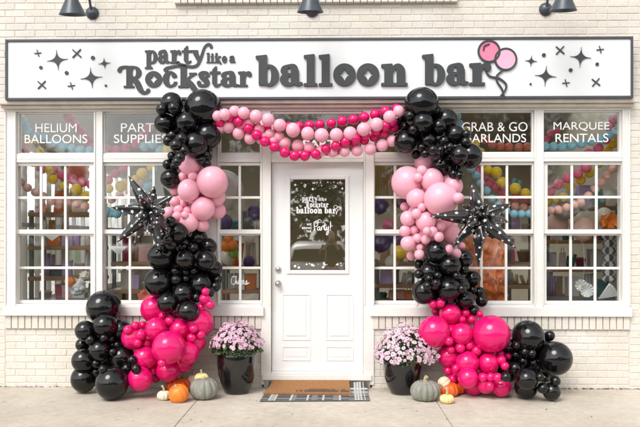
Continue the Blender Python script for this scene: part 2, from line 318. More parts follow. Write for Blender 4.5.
def bfont(name, text, bb, y, m, parent, depth=.002, loc_is_px=True, offset=0.0):
    cu = bpy.data.curves.new('t', 'FONT'); cu.body = text; cu.extrude = .01; cu.offset = offset
    t = bpy.data.objects.new('t', cu); me = bpy.data.meshes.new_from_object(t); bpy.data.objects.remove(t); bpy.data.curves.remove(cu)
    co = [v.co.copy() for v in me.vertices]; x0 = min(c.x for c in co); x1 = max(c.x for c in co); y0 = min(c.y for c in co); y1 = max(c.y for c in co)
    wx0, wx1, wz0, wz1 = X(bb[0], y), X(bb[1], y), Z(bb[3], y), Z(bb[2], y)
    for v, c in zip(me.vertices, co): v.co = ((c.x - x0) / (x1 - x0) * (wx1 - wx0), (1 if c.z < 0 else -1) * depth / 2, (c.y - y0) / (y1 - y0) * (wz1 - wz0))
    me.flip_normals()
    me.name = name; me.materials.clear(); me.materials.append(m)
    o = bpy.data.objects.new(name, me); S.collection.objects.link(o); o.location = (wx0, y - depth / 2, wz0); o.parent = parent
    return o

# ------------------------------------------------------------------ ground
def slab(name, x0, x1, y0, y1, z, m, label=None, th=.3):
    bm = bmesh.new(); box(bm, x0, x1, y0, y1, z - th, z); return tag(obj(name, bm, m), kind='structure')
XJ1, XJ2 = onground(198, 399).x, onground(437, 402).x
bm = bmesh.new(); xs = [XJ1 - 3 * 2.2 + .02, XJ1 - 2 * 2.2, XJ1 - 2.2, XJ1, XJ2, XJ2 + 2.2, XJ2 + 4.4, XJ2 + 6.6]
ys = [0.5, -1.78, -3.6]
for i in range(len(xs) - 1):
    for j in range(2):
        box(bm, xs[i] + .003, xs[i + 1] - .003, ys[j + 1] + .003, ys[j] - .003, -.12, 0, bev=.004)
box(bm, xs[0], xs[-1], ys[-1], ys[0], -.16, -.012)
tag(obj('sidewalk', bm, M['concrete']), kind='structure')
bm = bmesh.new(); box(bm, xs[0], xs[-1], -3.78, -3.605, -.3, -.002, bev=.012); tag(obj('kerb', bm, M['concrete']), kind='structure')
bm = bmesh.new(); box(bm, -400, 400, -400, 400, -1.2, -.55); tag(obj('ground', bm, mat('grass_ground', (.06, .08, .03), .9, .3, .5)), kind='structure')
slab('parking_lot', -40, 40, -26, -3.79, -.15, M['asphalt'], th=.2)
slab('ground_beside_shop', -40, 40, -3.7, 30, -.17, M['concrete'], th=.3)
bm = bmesh.new()
for i in range(-6, 7): box(bm, i * 2.8 - .05 + .5, i * 2.8 + .05 + .5, -15.6, -10.6, -.149, -.146)
tag(obj('parking_marking', bm, M['paint']), kind='structure')

# ------------------------------------------------------------------ building
rnd = random.Random(5)
shop = empty('shop_building', (0, 0, 0)); tag(shop, 'cream painted brick shop with white trimmed front windows and white door', 'shop')
ZB = Z(386.5); CO, BL = .0682, .2045
zt = Z(104)           # bottom of upper brick
bm = bmesh.new(); tone = []
tl = bm.faces.layers.float_color.new('tone')
def brick(x0, x1, z0, z1, y=0.0, dy=.05, amp=1.0):
    b = .0045; j = rnd.uniform(-.0012, .0012)
    v = [(x0, y + dy, z0), (x1, y + dy, z0), (x1, y + dy, z1), (x0, y + dy, z1), (x0, y + b + j, z0), (x1, y + b + j, z0), (x1, y + b + j, z1), (x0, y + b + j, z1),
         (x0 + b, y + j, z0 + b), (x1 - b, y + j, z0 + b), (x1 - b, y + j, z1 - b), (x0 + b, y + j, z1 - b)]
    V = [bm.verts.new(c) for c in v]; t = 1 + rnd.uniform(-.055, .03) * amp; tt = (t, t * (1 + rnd.uniform(-.02, .01)), t * (1 + rnd.uniform(-.04, .01)), 1)
    for q in ((8, 9, 10, 11), (4, 5, 9, 8), (5, 6, 10, 9), (6, 7, 11, 10), (7, 4, 8, 11), (0, 1, 5, 4), (1, 2, 6, 5), (2, 3, 7, 6), (3, 0, 4, 7)):
        f = bm.faces.new([V[k] for k in q]); f[tl] = tt
def bricks(x0, x1, z0, z1, phase=0):
    n = round((z1 - z0) / CO); c = (z1 - z0) / n; g = .0026
    for i in range(n):
        zz = z0 + i * c; off = (0.5 * BL if (i + phase) % 2 else 0) + rnd.uniform(-.008, .008)
        x = math.floor((x0 - off) / BL) * BL + off
        while x < x1:
            a, b = max(x, x0) + g, min(x + BL, x1) - g
            if b - a > .02: brick(a, b, zz + g, zz + c - g)
            x += BL
XL, XR = X(5.5), X(629.5)
DL, DR = X(262), X(372)
ZS0, ZS1 = Z(316), Z(329)     # sill course
bricks(-6.2, 6.2, zt, zt + CO * 28)
bricks(-6.2, XL, -.05, zt - .001); bricks(XR, 6.2, -.05, zt - .001, 1)
bricks(XL, DL, -.03, ZS1 - .003); bricks(DR, XR, -.03, ZS1 - .003)
def rowlock(x0, x1, z0, z1, y=-.022):
    x = x0; n = round((x1 - x0) / .068); w_ = (x1 - x0) / n
    for i in range(n): brick(x0 + i * w_ + .0035, x0 + (i + 1) * w_ - .0035, z0, z1, y, .1, .8)
rowlock(XL, DL, ZS1, ZS0); rowlock(DR, XR, ZS1, ZS0)
lx0, lx1 = X(175), X(457)
rowlock(lx0, lx1, Z(4), Z(-8), -.055)
def back(x0, x1, z0, z1, y0=.0045, y1=.24):
    box(bm2, x0, x1, y0, y1, z0, z1)
obj('brick_wall', bm, M['brick'], shop)
bm2 = bmesh.new(); ztop = zt + CO * 28
back(-6.2, 6.2, zt, ztop); back(-6.2, XL, -.3, zt - .002); back(XR, 6.2, -.3, zt - .002); back(XL + .001, DL, -.3, ZS0 - .004); back(DR, XR - .001, -.3, ZS0 - .004)
obj('wall_backing', bm2, M['mortar'], shop)
# shell of the shop
YB = 5.6; bm = bmesh.new()

for a, b in ((-3.4, -2.9), (-1.3, -.9), (.9, 1.3), (2.9, 3.85)): box(bm, a, b, YB, YB + .2, -.3, 3.7)
for a, b in ((-2.9, -1.3), (-.9, .9), (1.3, 2.9)): box(bm, a, b, YB, YB + .2, -.3, 3.7)

box(bm, -6.2, 6.2, .241, .3, 3.2, ztop)
for (a, b) in ((.24, .5), (1.95, 2.1), (3.55, 3.7), (5.15, YB)): box(bm, -3.4, -3.27, a, b, .02, 3.6)
for (a, b) in ((.5, 1.95), (2.1, 3.55), (3.7, 5.15)): box(bm, -3.4, -3.27, a, b, .02, .75); box(bm, -3.4, -3.27, a, b, 2.55, 3.6)
box(bm, 3.7, 3.85, .24, YB, .02, 3.6)
obj('interior_wall', bm, M['iwall'], shop)
bm = bmesh.new(); box(bm, -3.6, 3.7, .24, YB, -.25, .02); obj('interior_floor', bm, M['ifloor'], shop)
bm = bmesh.new(); box(bm, -3.4, 3.85, 3.6, YB, 3.6, 3.7)
for a, b in ((-3.4, -3.27), (-.1, .1), (3.7, 3.85)): box(bm, a, b, .31, 3.6, 3.6, 3.7)  # open bays between the beams: unseen skylight added to daylight the room
obj('interior_ceiling', bm, M['iceil'], shop)
bm = bmesh.new(); box(bm, -6.3, 6.3, -.1, .55, ztop + .002, ztop + .12, bev=.01); obj('parapet_cap', bm, M['lamp'], shop)
for (a, b) in ((.5, 1.95), (2.1, 3.55), (3.7, 5.15)):
    bm = bmesh.new()
    for q in ((a, a + .05, .75, 2.55), (b - .05, b, .75, 2.55), (a + .05, b - .05, .75, .81), (a + .05, b - .05, 2.49, 2.55), (a + .05, b - .05, 1.62, 1.67), *[(a + (b - a) * q / 4 - .011, a + (b - a) * q / 4 + .011, .812, 1.618) for q in (1, 2, 3)], *[(a + (b - a) * q / 4 - .011, a + (b - a) * q / 4 + .011, 1.672, 2.488) for q in (1, 2, 3)]):
        box(bm, -3.36, -3.31, q[0], q[1], q[2], q[3])
    obj('window', bm, M['sash'], shop)

# upper window above the ledge
bm = bmesh.new(); 
for a, b in ((0, .07), (.47, .53), (.93, 1)): box(bm, lx0 + .1 + (lx1 - lx0 - .2) * a, lx0 + .1 + (lx1 - lx0 - .2) * b, -.02, -.004, Z(-9), Z(-9) + .6)
box(bm, lx0 + .1, lx1 - .1, -.018, -.004, Z(-9) + .6, Z(-9) + .67); box(bm, lx0 + .1, lx1 - .1, -.024, -.004, Z(-9) - .002, Z(-9) + .07)
uw = obj('window', bm, M['sash'], shop)
bm = bmesh.new(); box(bm, lx0 + .12, lx1 - .12, -.006, -.003, Z(-9) + .05, Z(-9) + .6); obj('pane', bm, cmat('dark_pane', (.03, .035, .035), .05), uw)

# white casing of the shopfront
COLS = [(16.5, 94.5), (103, 179.5), (219, 261), (374, 416), (454.5, 534), (543, 622)]
TR0, TR1, WI0, WI1 = Z(111), Z(153.5), Z(162), Z(304.5)
bm = bmesh.new()
xe = [X(a) for c in COLS[:3] for a in c] + [X(271), X(363.5)] + [X(a) for c in COLS[3:] for a in c]
xe = [XL] + xe + [XR]
yF, yBk = -.012, .13
box(bm, XL, XR, yF, yBk, TR0, zt - .002, bev=.004)                      # head
cuts = [(XL, X(16.5)), (X(94.5), X(103)), (X(179.5), X(219)), (X(261), X(271)), (X(363.5), X(374)), (X(416), X(454.5)), (X(534), X(543)), (X(622), XR)]
for i, (a, b) in enumerate(cuts):
    zb = 0.03 if i in (3, 4) else ZS0 + .004
    box(bm, a, b, yF - (.003 if i in (3, 4) else 0), yBk, zb, TR0 - .0005, bev=.003)
cols7 = [(16.5, 94.5), (103, 179.5), (219, 261), (271, 363.5), (374, 416), (454.5, 534), (543, 622)]
for i, (a, b) in enumerate(cols7):
    box(bm, X(a) + .0005, X(b) - .0005, yF + .004, yBk, WI0, TR1, bev=.003)
    box(bm, X(a) + .0005, X(b) - .0005, yF + .001, yF + .012, (WI0 + TR1) / 2 - .006, (WI0 + TR1) / 2 + .006)
    if i != 3: box(bm, X(a) + .0005, X(b) - .0005, yF - .003, yBk, ZS0 + .004, WI1, bev=.003)
obj('casing', bm, M['trim'], shop)
bm = bmesh.new()
box(bm, XL - .01, DL + .02, -.05, -.0125, ZS0 + .002, Z(306.5), bev=.004); box(bm, DR - .02, XR + .01, -.05, -.0125, ZS0 + .002, Z(306.5), bev=.004)
obj('sill', bm, M['trim'], shop)
# raised edges on the mullions (backband) and the cornice under the sign
bm = bmesh.new()
for (a, b) in cuts:
    if b - a > .07:
        for xx in (a, b - .014): box(bm, xx, xx + .014, -.024, -.0155, Z(305), TR0 - .003, bev=.002)
obj('moulding', bm, M['trim'], shop)
bm = bmesh.new(); box(bm, XL - .02, XR + .02, -.07, -.0125, Z(108.5), Z(105.5), bev=.004); box(bm, XL - .03, XR + .03, -.12, -.0125, Z(105.3), Z(101), bev=.006)
obj('cornice', bm, mat('weathered_trim', (.66, .60, .53), .6, .12, 6), shop)

# windows
def make_window(ci, a, b, tl_text):
    x0, x1 = X(a) + .002, X(b) - .002
    # transom
    bm = bmesh.new(); fw = .012
    zz0, zz1 = TR1 + .002, TR0 - .002
    for q in ((x0, x0 + fw, zz0, zz1), (x1 - fw, x1, zz0, zz1), (x0 + fw, x1 - fw, zz1 - fw, zz1), (x0 + fw, x1 - fw, zz0, zz0 + fw)): box(bm, q[0], q[1], .02, .07, q[2], q[3], bev=.002)
    t = obj('transom_window', bm, M['sash'], shop)
    bm = bmesh.new(); box(bm, x0 + fw, x1 - fw, .044, .048, zz0 + fw, zz1 - fw); obj('pane', bm, M['glass'], t)
    for txt, bb in tl_text: bfont('lettering', txt, bb, .042, M['white'], t, offset=0.0)
    # double-hung sashes
    wn = 3 if x1 - x0 > .6 else 2
    zm = Z(232.5); gl0 = {0: 18, 1: 105, 2: 219.8, 3: 374.6, 4: 457, 5: 546.5}[ci]; gl1 = {0: 90.5, 1: 179, 2: 260.3, 3: 415, 4: 531, 5: 620}[ci]
    gl0, gl1 = X(gl0, .06), X(gl1, .06)
    stl = max(.016, min(.032, .03))
    win = None
    bm = bmesh.new()   # jamb liner: fills between casing and glass
    sashes = ((zm - .012, WI0 - .002, .02, .055, Z(165.5, .04), Z(229.5, .04)), (WI1 + .002, zm + .018, .058, .095, Z(235.5, .07), Z(300.5, .07)))
    win = empty('window', (0, 0, 0)); win.parent = shop
    for k, (z0, z1, ya, yb, gt, gb) in enumerate(sashes):
        bm = bmesh.new()
        box(bm, x0, gl0, ya, yb, z0, z1, bev=.002); box(bm, gl1, x1, ya, yb, z0, z1, bev=.002)
        box(bm, gl0, gl1, ya, yb, gt, z1, bev=.002); box(bm, gl0, gl1, ya, yb, z0, gb, bev=.002)
        s_ = obj('sash', bm, M['sash'], win)
        bm = bmesh.new(); mw = .0125; ym = (ya + yb) / 2
        for i in range(1, wn):
            xx = gl0 + (gl1 - gl0) * i / wn; box(bm, xx - mw, xx + mw, ya + .008, yb - .008, gb + .0005, gt - .0005, bev=.003)
        zc = (gt + gb) / 2; xs_ = [gl0] + [gl0 + (gl1 - gl0) * i / wn for i in range(1, wn)] + [gl1]
        for p, q in zip(xs_, xs_[1:]): box(bm, p + (mw if p != gl0 else 0), q - (mw if q != gl1 else 0), ya + .009, yb - .009, zc - mw, zc + mw, bev=.003)
        obj('muntin', bm, M['sash'], win)
        bm = bmesh.new(); box(bm, gl0, gl1, ym - .0015, ym + .0015, gb, gt); obj('pane', bm, M['glass'], win)
    return win
TX = {0: [('HELIUM', (35.5, 76.8, 122.7, 131.6)), ('BALLOONS', (24.8, 87.3, 134, 142.6))], 1: [('PARTY', (121, 163, 122.7, 131.6)), ('SUPPLIES', (114, 167.5, 134, 142.6))],
      4: [('GRAB & GO', (462, 527.5, 122.7, 131.8)), ('GARLANDS', (463.5, 526, 134.3, 142.8))], 5: [('MARQUEE', (553.5, 609.3, 122.7, 131.8)), ('RENTALS', (555.5, 608.3, 134.3, 142.8))], 2: [], 3: []}
wins = [make_window(i, a, b, TX[i]) for i, (a, b) in enumerate(COLS)]
# script on the narrow left window
def sline(g, pts, r=.06): g.stroke([(x, y, r) for x, y in pts])
g = Gl(4.2, -.6, 1.8, 90)
Q_ = .05; sline(g, [(.9, 1.3), (.4, 1.4), (.05, .8), (.1, .2), (.5, .05), (.95, .4)]); sline(g, [(.95, .4), (1.1, 1.5), (1.0, .1), (1.2, .6), (1.4, .1), (1.6, .35), (1.85, .6), (1.65, .75), (1.6, .2), (1.9, .1), (2.3, .55), (2.1, .75), (2.05, .2), (2.4, .1), (2.6, .7), (2.8, .6), (2.75, .2), (3.1, .2), (3.3, .7), (3.4, .2), (3.1, 0), (3.9, .3)])
place_loops('lettering', g.loops(), (231, 249.5, 275.5, 285), .072, M['white'], wins[2], .002)

# centre transom
x0, x1 = X(271) + .002, X(363.5) - .002; bm = bmesh.new(); zz0, zz1 = TR1 + .002, TR0 - .002; fw = .02
for q in ((x0, x0 + fw, zz0, zz1), (x1 - fw, x1, zz0, zz1), (x0 + fw, x1 - fw, zz1 - fw, zz1), (x0 + fw, x1 - fw, zz0, zz0 + fw)): box(bm, q[0], q[1], .02, .07, q[2], q[3], bev=.002)
t = obj('transom_window', bm, M['sash'], shop); bm = bmesh.new(); box(bm, x0 + fw, x1 - fw, .044, .048, zz0 + fw, zz1 - fw); obj('pane', bm, M['glass'], t)
bfont('lettering', 'PARTY', (303, 345, 140, 147.2), .042, M['white'], t, offset=.03)

# ------------------------------------------------------------------ door
yd = .045
d0, d1, dz0, dz1 = X(272, yd), X(363, yd), Z(371, yd), Z(162.5, yd)
g0, g1, gz0, gz1 = X(290.5, yd), X(345, yd), Z(270, yd), Z(179.5, yd)
door = empty('door', ((d0 + d1) / 2, yd, dz0)); door.parent = shop
def loc_(o, p=door):
    o.location = o.location - p.location; return o
bm = bmesh.new()
f0, f1, fz0, fz1 = g0 - .035, g1 + .035, gz0 - .035, gz1 + .035
# slab in pieces around the light, with pressed lower panels
pan = [(X(280.5), X(309.5)), (X(323.5), X(352.5))]; pz = [(Z(361), Z(340)), (Z(330), Z(284))]
box(bm, d0, f0, yd, yd + .045, dz0, dz1); box(bm, f1, d1, yd, yd + .045, dz0, dz1)
box(bm, f0, f1, yd, yd + .045, fz1, dz1); box(bm, f0, f1, yd, yd + .045, dz0, fz0)
bmesh.ops.remove_doubles(bm, verts=bm.verts, dist=1e-5)
slab_ = loc_(obj('door_slab', bm, M['door'], door))
bm = bmesh.new()
def framed(bm, x0, x1, z0, z1, w_, y0, y1, bev=.004):
    box(bm, x0, x0 + w_, y0, y1, z0, z1, bev=bev); box(bm, x1 - w_, x1, y0, y1, z0, z1, bev=bev)
    box(bm, x0 + w_, x1 - w_, y0, y1, z1 - w_, z1, bev=bev); box(bm, x0 + w_, x1 - w_, y0, y1, z0, z0 + w_, bev=bev)
lp = [(Z(358, yd), Z(344, yd)), (Z(338, yd), Z(294, yd))]
for (px0, px1) in ((281.5, 310.5), (325.5, 353.5)):
    for (a, b) in ((Z(359), Z(345.5)), (Z(341), Z(294))):
        if (px0, a) and b - a > .2:
            framed(bm, X(px0), X(px1), a, b, .016, yd - .0055, yd + .002, .003); box(bm, X(px0) + .045, X(px1) - .045, yd - .005, yd + .002, a + .045, b - .045, bev=.003)
        else:
            framed(bm, X(px0), X(px1), Z(361.5), Z(346.5), .016, yd - .0055, yd + .002, .003); box(bm, X(px0) + .04, X(px1) - .04, yd - .003, yd + .002, Z(361.5) + .04, Z(346.5) - .04, bev=.0022)
loc_(obj('door_panel', bm, M['door'], door))
bm = bmesh.new(); framed(bm, f0 - .004, f1 + .004, fz0 - .004, fz1 + .004, .037, yd - .014, yd + .05, .006)
loc_(obj('glazing_frame', bm, M['door'], door))
bm = bmesh.new(); box(bm, g0 - .003, g1 + .003, yd + .018, yd + .022, gz0 - .003, gz1 + .003); pane = loc_(obj('pane', bm, M['dglass'], door))
bm = bmesh.new()
for rw, r_ in ((269.5, .030), (283.5, .026)):
    c = Vector((X(278.3, yd), yd, Z(rw if rw < 270 else 283.5, yd)))
    rot = Matrix.Translation(c) @ Matrix.Rotation(R(90), 4, 'X')
    b2 = bmesh.new()
    if rw < 270:
        lathe(b2, [(0, .026), (.014, .026), (.024, .022), (.030, .012), (.031, 0)], 24, rot); loc_(obj('deadbolt', b2, M['steel'], door))
    else:
        lathe(b2, [(0, .072), (.012, .071), (.024, .064), (.029, .052), (.026, .040), (.013, .030), (.012, .012), (.030, .008), (.032, 0)], 24, rot); loc_(obj('door_knob', b2, M['steel'], door))
bm.free()
# vinyl on the door glass
yv = yd + .0165
def door_deco(name, loops, bb, src=None, d=.0012):
    o = place_loops(name, loops, bb, yv, M['white'], None, d, src); o.parent = door; loc_(o); return o
def word(text, x0, x1, top, base, xh, y, mats, parent, depth, widths=None, kmap=None, name='letter', gap=.06, door_=False):
    """text laid out between px x0..x1; xh = px height of x-height"""
    adv = []
    for ch in text:
        if ch == ' ': adv.append((0, .45)); continue
        L_ = glyph(ch); e = {'y': (0, .98), 'R': (-.05, 1.35), 'K': (0, 1.15)}.get(ch) or (min(p[0] for l in L_ for p in l), max(p[0] for l in L_ for p in l))
        adv.append(e)
    tot = sum(b - a for a, b in adv) + gap * (len(text) - 1); sc = (x1 - x0) / tot; cur = x0; out = []
    for ch, (a, b) in zip(text, adv):
        if ch != ' ':
            L_ = glyph(ch); bb = (cur, cur + (b - a) * sc, base - xh, base)
            o = place_loops(name, L_, bb, y, mats, parent, depth, (a, b, 0, 1)); out.append(o)
            if door_: o.parent = door; loc_(o)
        cur += (b - a + gap) * sc
    return out
def party_emblem(y, sc_fn, mats, parent): pass
word('party', 302, 317, 0, 200.9, 3.6, yv, M['white'], None, .0012, door_=True)
word('like', 318.5, 326.5, 0, 200.6, 2.2, yv, M['white'], None, .0012, door_=True)
word('RocKstar', 306, 328.5, 0, 207.2, 3.7, yv, M['white'], None, .0012, door_=True)
word('balloon bar', 296, 336, 0, 213.3, 4.3, yv, M['white'], None, .0012, door_=True)
g = Gl(3, -3, 2.2, 120); 
for cx, cy, r_ in ((.7, 1.1, .8), (1.9, .5, .8)): g.ring((cx, cy), (r_, r_), (cx, cy), (r_ - .17, r_ - .17))
g.stroke([(.7, .3, .1), (.5, -.6, .1), (1.2, -1.2, .1), (1.1, -2.3, .1)]).stroke([(1.8, -.3, .1), (1.4, -1, .1), (.9, -1.8, .1)])
door_deco('emblem', g.loops(), (333.5, 340.5, 205.2, 214.5))
for tx, bb in (('WE', (306.5, 311.5, 223.3, 225.6)), ('BRING', (302, 311.5, 226.9, 229.1)), ('THE', (306, 311.5, 230.3, 232.5))):
    o = bfont('lettering', tx, bb, yv, M['white'], None, .001, offset=.02); o.parent = door; loc_(o)
g = Gl(4.4, -1.3, 2.4, 150)
q = .085
sline(g, [(.35, 0), (.3, 1.5), (.25, 1.75), (.8, 1.95), (1.15, 1.5), (.9, 1.0), (.35, .85)], q)
sline(g, [(1.5, .8), (1.15, .75), (1.05, .3), (1.3, .05), (1.55, .5), (1.6, .85), (1.6, .25), (1.85, .1), (2.0, .8), (2.05, .2), (2.0, .6), (2.3, .95), (2.5, .85), (2.6, .3), (2.8, 1.6), (2.7, .4), (2.9, .1), (3.15, .8), (3.15, .3), (3.4, .2), (3.6, .9), (3.6, -.2), (3.35, -.9), (3.1, -.7), (3.5, -.1)], q)
sline(g, [(2.4, 1.1), (3.1, 1.2)], q); sline(g, [(4.05, .55), (4.1, 1.9)], .1); g.disc((4.02, .15), .13)
g.ring((1.5, 2.05), (.5, .35), (1.5, 2.05), (.42, .27)).ring((.95, 1.9), (.42, .35), (.95, 1.9), (.34, .27))
door_deco('lettering', g.loops(), (313.5, 331, 219.5, 235.3))
rs = random.Random(3); g = None
for i in range(38):
    up = i < 20; px = rs.uniform(293.5, 342.5); rw = 182 + abs(rs.gauss(0, 3.5)) if up else 267.5 - abs(rs.gauss(0, 4))
    s_ = rs.choice([.5, .7, .9, 1.3, 1.6])
    L_ = [star4(0, 0, 1, 1, 5, 2.4)] if s_ > .8 else [[(math.cos(2 * math.pi * k / 10), math.sin(2 * math.pi * k / 10)) for k in range(10)]]
    s2 = s_ if s_ > .8 else s_ * .8
    door_deco('star', L_, (px - s2, px + s2, rw - s2, rw + s2))
# threshold
bm = bmesh.new(); box(bm, X(262.5), X(371.5), -.035, .12, Z(379.8), Z(374.3), bev=.004); box(bm, X(271.3), X(363.2), .0, .12, Z(374.2), Z(372), bev=.003)
obj('threshold', bm, M['trim'], shop)
bm = bmesh.new(); box(bm, X(271), X(363.5), .05, .12, Z(372.2), dz0 + .03); obj('door_gap_shade', bm, M['dark'], shop)  # dark strip standing in for the shade in the gap under the door
bm = bmesh.new(); box(bm, X(264), X(370), -.018, .12, -.02, Z(380)); obj('step', bm, M['concrete'], shop)

# ------------------------------------------------------------------ the big sign
ys = -.15
sx0, sx1, sz0, sz1 = X(5.2, ys), X(633.2, ys), Z(99.2, ys), Z(37.9, ys)
sign = empty('shop_sign', ((sx0 + sx1) / 2, -.02, sz0)); tag(sign, 'long white shop sign with grey frame reading party like a Rockstar balloon bar', 'sign')
def sg(o): o.parent = sign; o.location = o.location - sign.location; return o
bm = bmesh.new(); box(bm, sx0 + .02, sx1 - .02, ys + .006, -.006, sz0 + .02, sz1 - .02); sg(obj('sign_panel', bm, M['sign']))
bm = bmesh.new(); framed(bm, sx0, sx1, sz0, sz1, .024, ys - .006, -.008, .003); sg(obj('sign_frame', bm, M['signframe']))
yl = ys + .006
def sword(*a, **k):
    for o in word(*a, **k): sg(o)
sword('party', 145, 203, 0, 62.6, 12.6, yl, M['letter'], None, .012, gap=.03)
sword('like', 206.5, 227.3, 0, 62.4, 6.5, yl, M['letter'], None, .012, gap=.03)
sword('a', 229.3, 235.8, 0, 62.4, 6.5, yl, M['letter'], None, .012)
def one(ch, bb, dep=.012, m=None, src=None): sg(place_loops('letter', glyph(ch), bb, yl, m or M['letter'], None, dep, src))
one('R', (124.5, 141, 65.8, 86.8), src=(-.05, 1.1, 0, 1.48))
one('o', (145.3, 162.3, 70.6, 87.0)); one('c', (162.8, 177.5, 70.6, 87.0)); one('K', (179.2, 196.5, 65.8, 86.8), src=(0, 1.1, 0, 1.48))
one('s', (197, 210, 70.6, 87.0)); one('t', (209.8, 221, 66, 87.0)); one('a', (220.6, 239, 70.6, 87.0)); one('r', (238, 252, 71, 86.8))
BIG = [M['letter'], M['letterside']]
for ch, x0, x1, tp in (('b', 255.8, 279, 55), ('a', 280, 303, 64.2), ('l', 303.8, 317.5, 54.5), ('l', 318.7, 332.5, 54.5), ('o', 333.2, 355.8, 64), ('o', 356.6, 379.2, 64), ('n', 381, 407.5, 64.3), ('b', 421.8, 445, 54.8), ('a', 446, 468.5, 63.8), ('r', 469, 491, 63.8)):
    one(ch, (x0, x1, tp, 86.6), .024, BIG)
def blob(name, L_, bb, m, dep=.01): return sg(place_loops(name, L_, bb, yl, m, None, dep))
def circ(n=40): return [(math.cos(2 * math.pi * k / n), math.sin(2 * math.pi * k / n)) for k in range(n)]
for cx, cy, r_, m in ((488.8, 52.3, 10.2, 'pinkdark'), (505.5, 60.3, 10.2, 'pinklight')): blob('emblem_balloon', [circ()], (cx - r_, cx + r_, cy - r_, cy + r_), M[m], .010 if m == 'pinkdark' else .013)
g = Gl(40, -50, 24, 190, -16)
g.ring((0, 0), (11.4, 11.4), (0, 0), (9.6, 9.6)).ring((16.7, -8), (11.4, 11.4), (16.7, -8), (9.6, 9.6))
g.stroke([(-5.5, 1, .8), (-4.5, 5, .9), (0, 7, .8)])
g.stroke([(1, -11, .8), (-3, -19, .9), (1, -25, .9), (10, -27, .9), (17, -33, .9), (16, -39, .8), (12, -44, .8)]).stroke([(14, -19, .8), (8, -24, .8), (8, -30, .9), (13, -38, .9), (15, -45, .7)])
sg(place_loops('emblem_outline', g.loops(), (488.8 - 16, 488.8 + 40, 52.3 - 24, 52.3 + 50), yl, M['letter'], None, .018, (-16, 40, -50, 24)))
for s_, lst in (('star', [(57.5, 59, 10.5, 10.5), (104.5, 62.5, 6, 5.5), (91.5, 77, 11, 10.5), (531, 62, 6, 5.8), (545.5, 77, 10.8, 10.5), (580.5, 58.5, 10.5, 10.5)]),):
    for cx, cy, a, b in lst:
        rot = .1 if cx < 300 else -.08; L_ = star4(0, 0, a, b, 14, 4.2); L_ = [(x * math.cos(rot) - y * math.sin(rot), x * math.sin(rot) + y * math.cos(rot)) for x, y in L_]
        blob('star', [L_], (cx - a, cx + a, cy - b, cy + b), M['letter'])
for cx, cy, r_ in ((41, 66.5, 1.7), (93, 57, 2), (66.8, 72, 1.9), (106, 85, 1.2), (543.7, 56.2, 1.9), (530.5, 85, 1.1), (570.5, 71.3, 1.9), (597, 65.5, 1.7)): blob('dot', [circ(20)], (cx - r_, cx + r_, cy - r_, cy + r_), M['letter'])
for cx, cy, r_, rot in ((38, 52, 3.6, .12), (77, 52.5, 4.6, .75), (42, 84, 4.3, .75), (71.5, 85, 3.8, .15), (560, 51.5, 4.4, .75), (600, 51, 3.8, .1), (565.8, 84, 3.8, .1), (595.8, 83.5, 4.3, .8)):
    g = Gl(1.15, -1.15, 1.15, 50, -1.15)
    for k in range(2):
        a = rot + k * math.pi / 2 + (.15 if k else 0); c, s_ = math.cos(a), math.sin(a); g.stroke([(-c, -s_, .13), (c, s_, .1)])
    blob('cross', g.loops(), (cx - r_, cx + r_, cy - r_, cy + r_), M['letter'])

# ------------------------------------------------------------------ gooseneck lamps
def make_lamp():
    root = empty('gooseneck_lamp', (0, 0, 0))
    bm = bmesh.new(); lathe(bm, [(0, .05), (.03, .048), (.045, .035), (.062, .02), (.066, .0)], 28, Matrix.Rotation(R(90), 4, 'X')); obj('wall_plate', bm, M['lamp'], root)
    pts = cr([(0, -.03, 0), (0, -.10, .12), (0, -.17, .28), (0, -.32, .37), (0, -.49, .34), (0, -.59, .20), (0, -.605, .06), (0, -.605, .0)], 6)
    bm = bmesh.new(); tube(bm, [tuple(p) for p in pts], .0125, 12); obj('arm', bm, M['lamp'], root)
    bm = bmesh.new(); z0 = -.192
    lathe(bm, [(0, z0 + .30), (.02, z0 + .30), (.022, z0 + .27), (.034, z0 + .255), (.036, z0 + .185), (.045, z0 + .165), (.121, z0 + .004), (.124, z0), (.119, z0 + .003), (.045, z0 + .158), (0, z0 + .158)], 40, Matrix.Translation((0, -.605, 0)))
    sh = obj('lamp_shade', bm, M['lamp'], root)
    T_ = Matrix.Translation((0, -.605, 0)) @ Matrix.Rotation(R(9), 4, 'X') @ Matrix.Translation((0, .605, 0)); sh.data.transform(T_)
    bm = bmesh.new(); lathe(bm, [(0, z0 + .035), (.02, z0 + .04), (.03, z0 + .065), (.024, z0 + .1), (.014, z0 + .12), (.014, z0 + .157)], 20, Matrix.Translation((0, -.605, 0))); obj('bulb', bm, M['lampin'], sh)
    return root
def tree_copy(o, parent=None):
    c = o.copy(); S.collection.objects.link(c)
    if parent: c.parent = parent
    for ch in [x for x in bpy.data.objects if x.parent == o]: tree_copy(ch, c)
    return c
lamp0 = make_lamp()
for i, (px, rw, lb) in enumerate(((92.5, 13.8, 'gooseneck wall lamp above the left end of the sign'), (312, 12.6, 'gooseneck wall lamp above the middle of the sign'), (545.5, 12.5, 'gooseneck wall lamp above the right end of the sign'))):
    o = lamp0 if i == 0 else tree_copy(lamp0); o.location = (X(px), -.0, Z(rw) + .018); tag(o, lb, 'lamp', 'lamps over the shop sign')

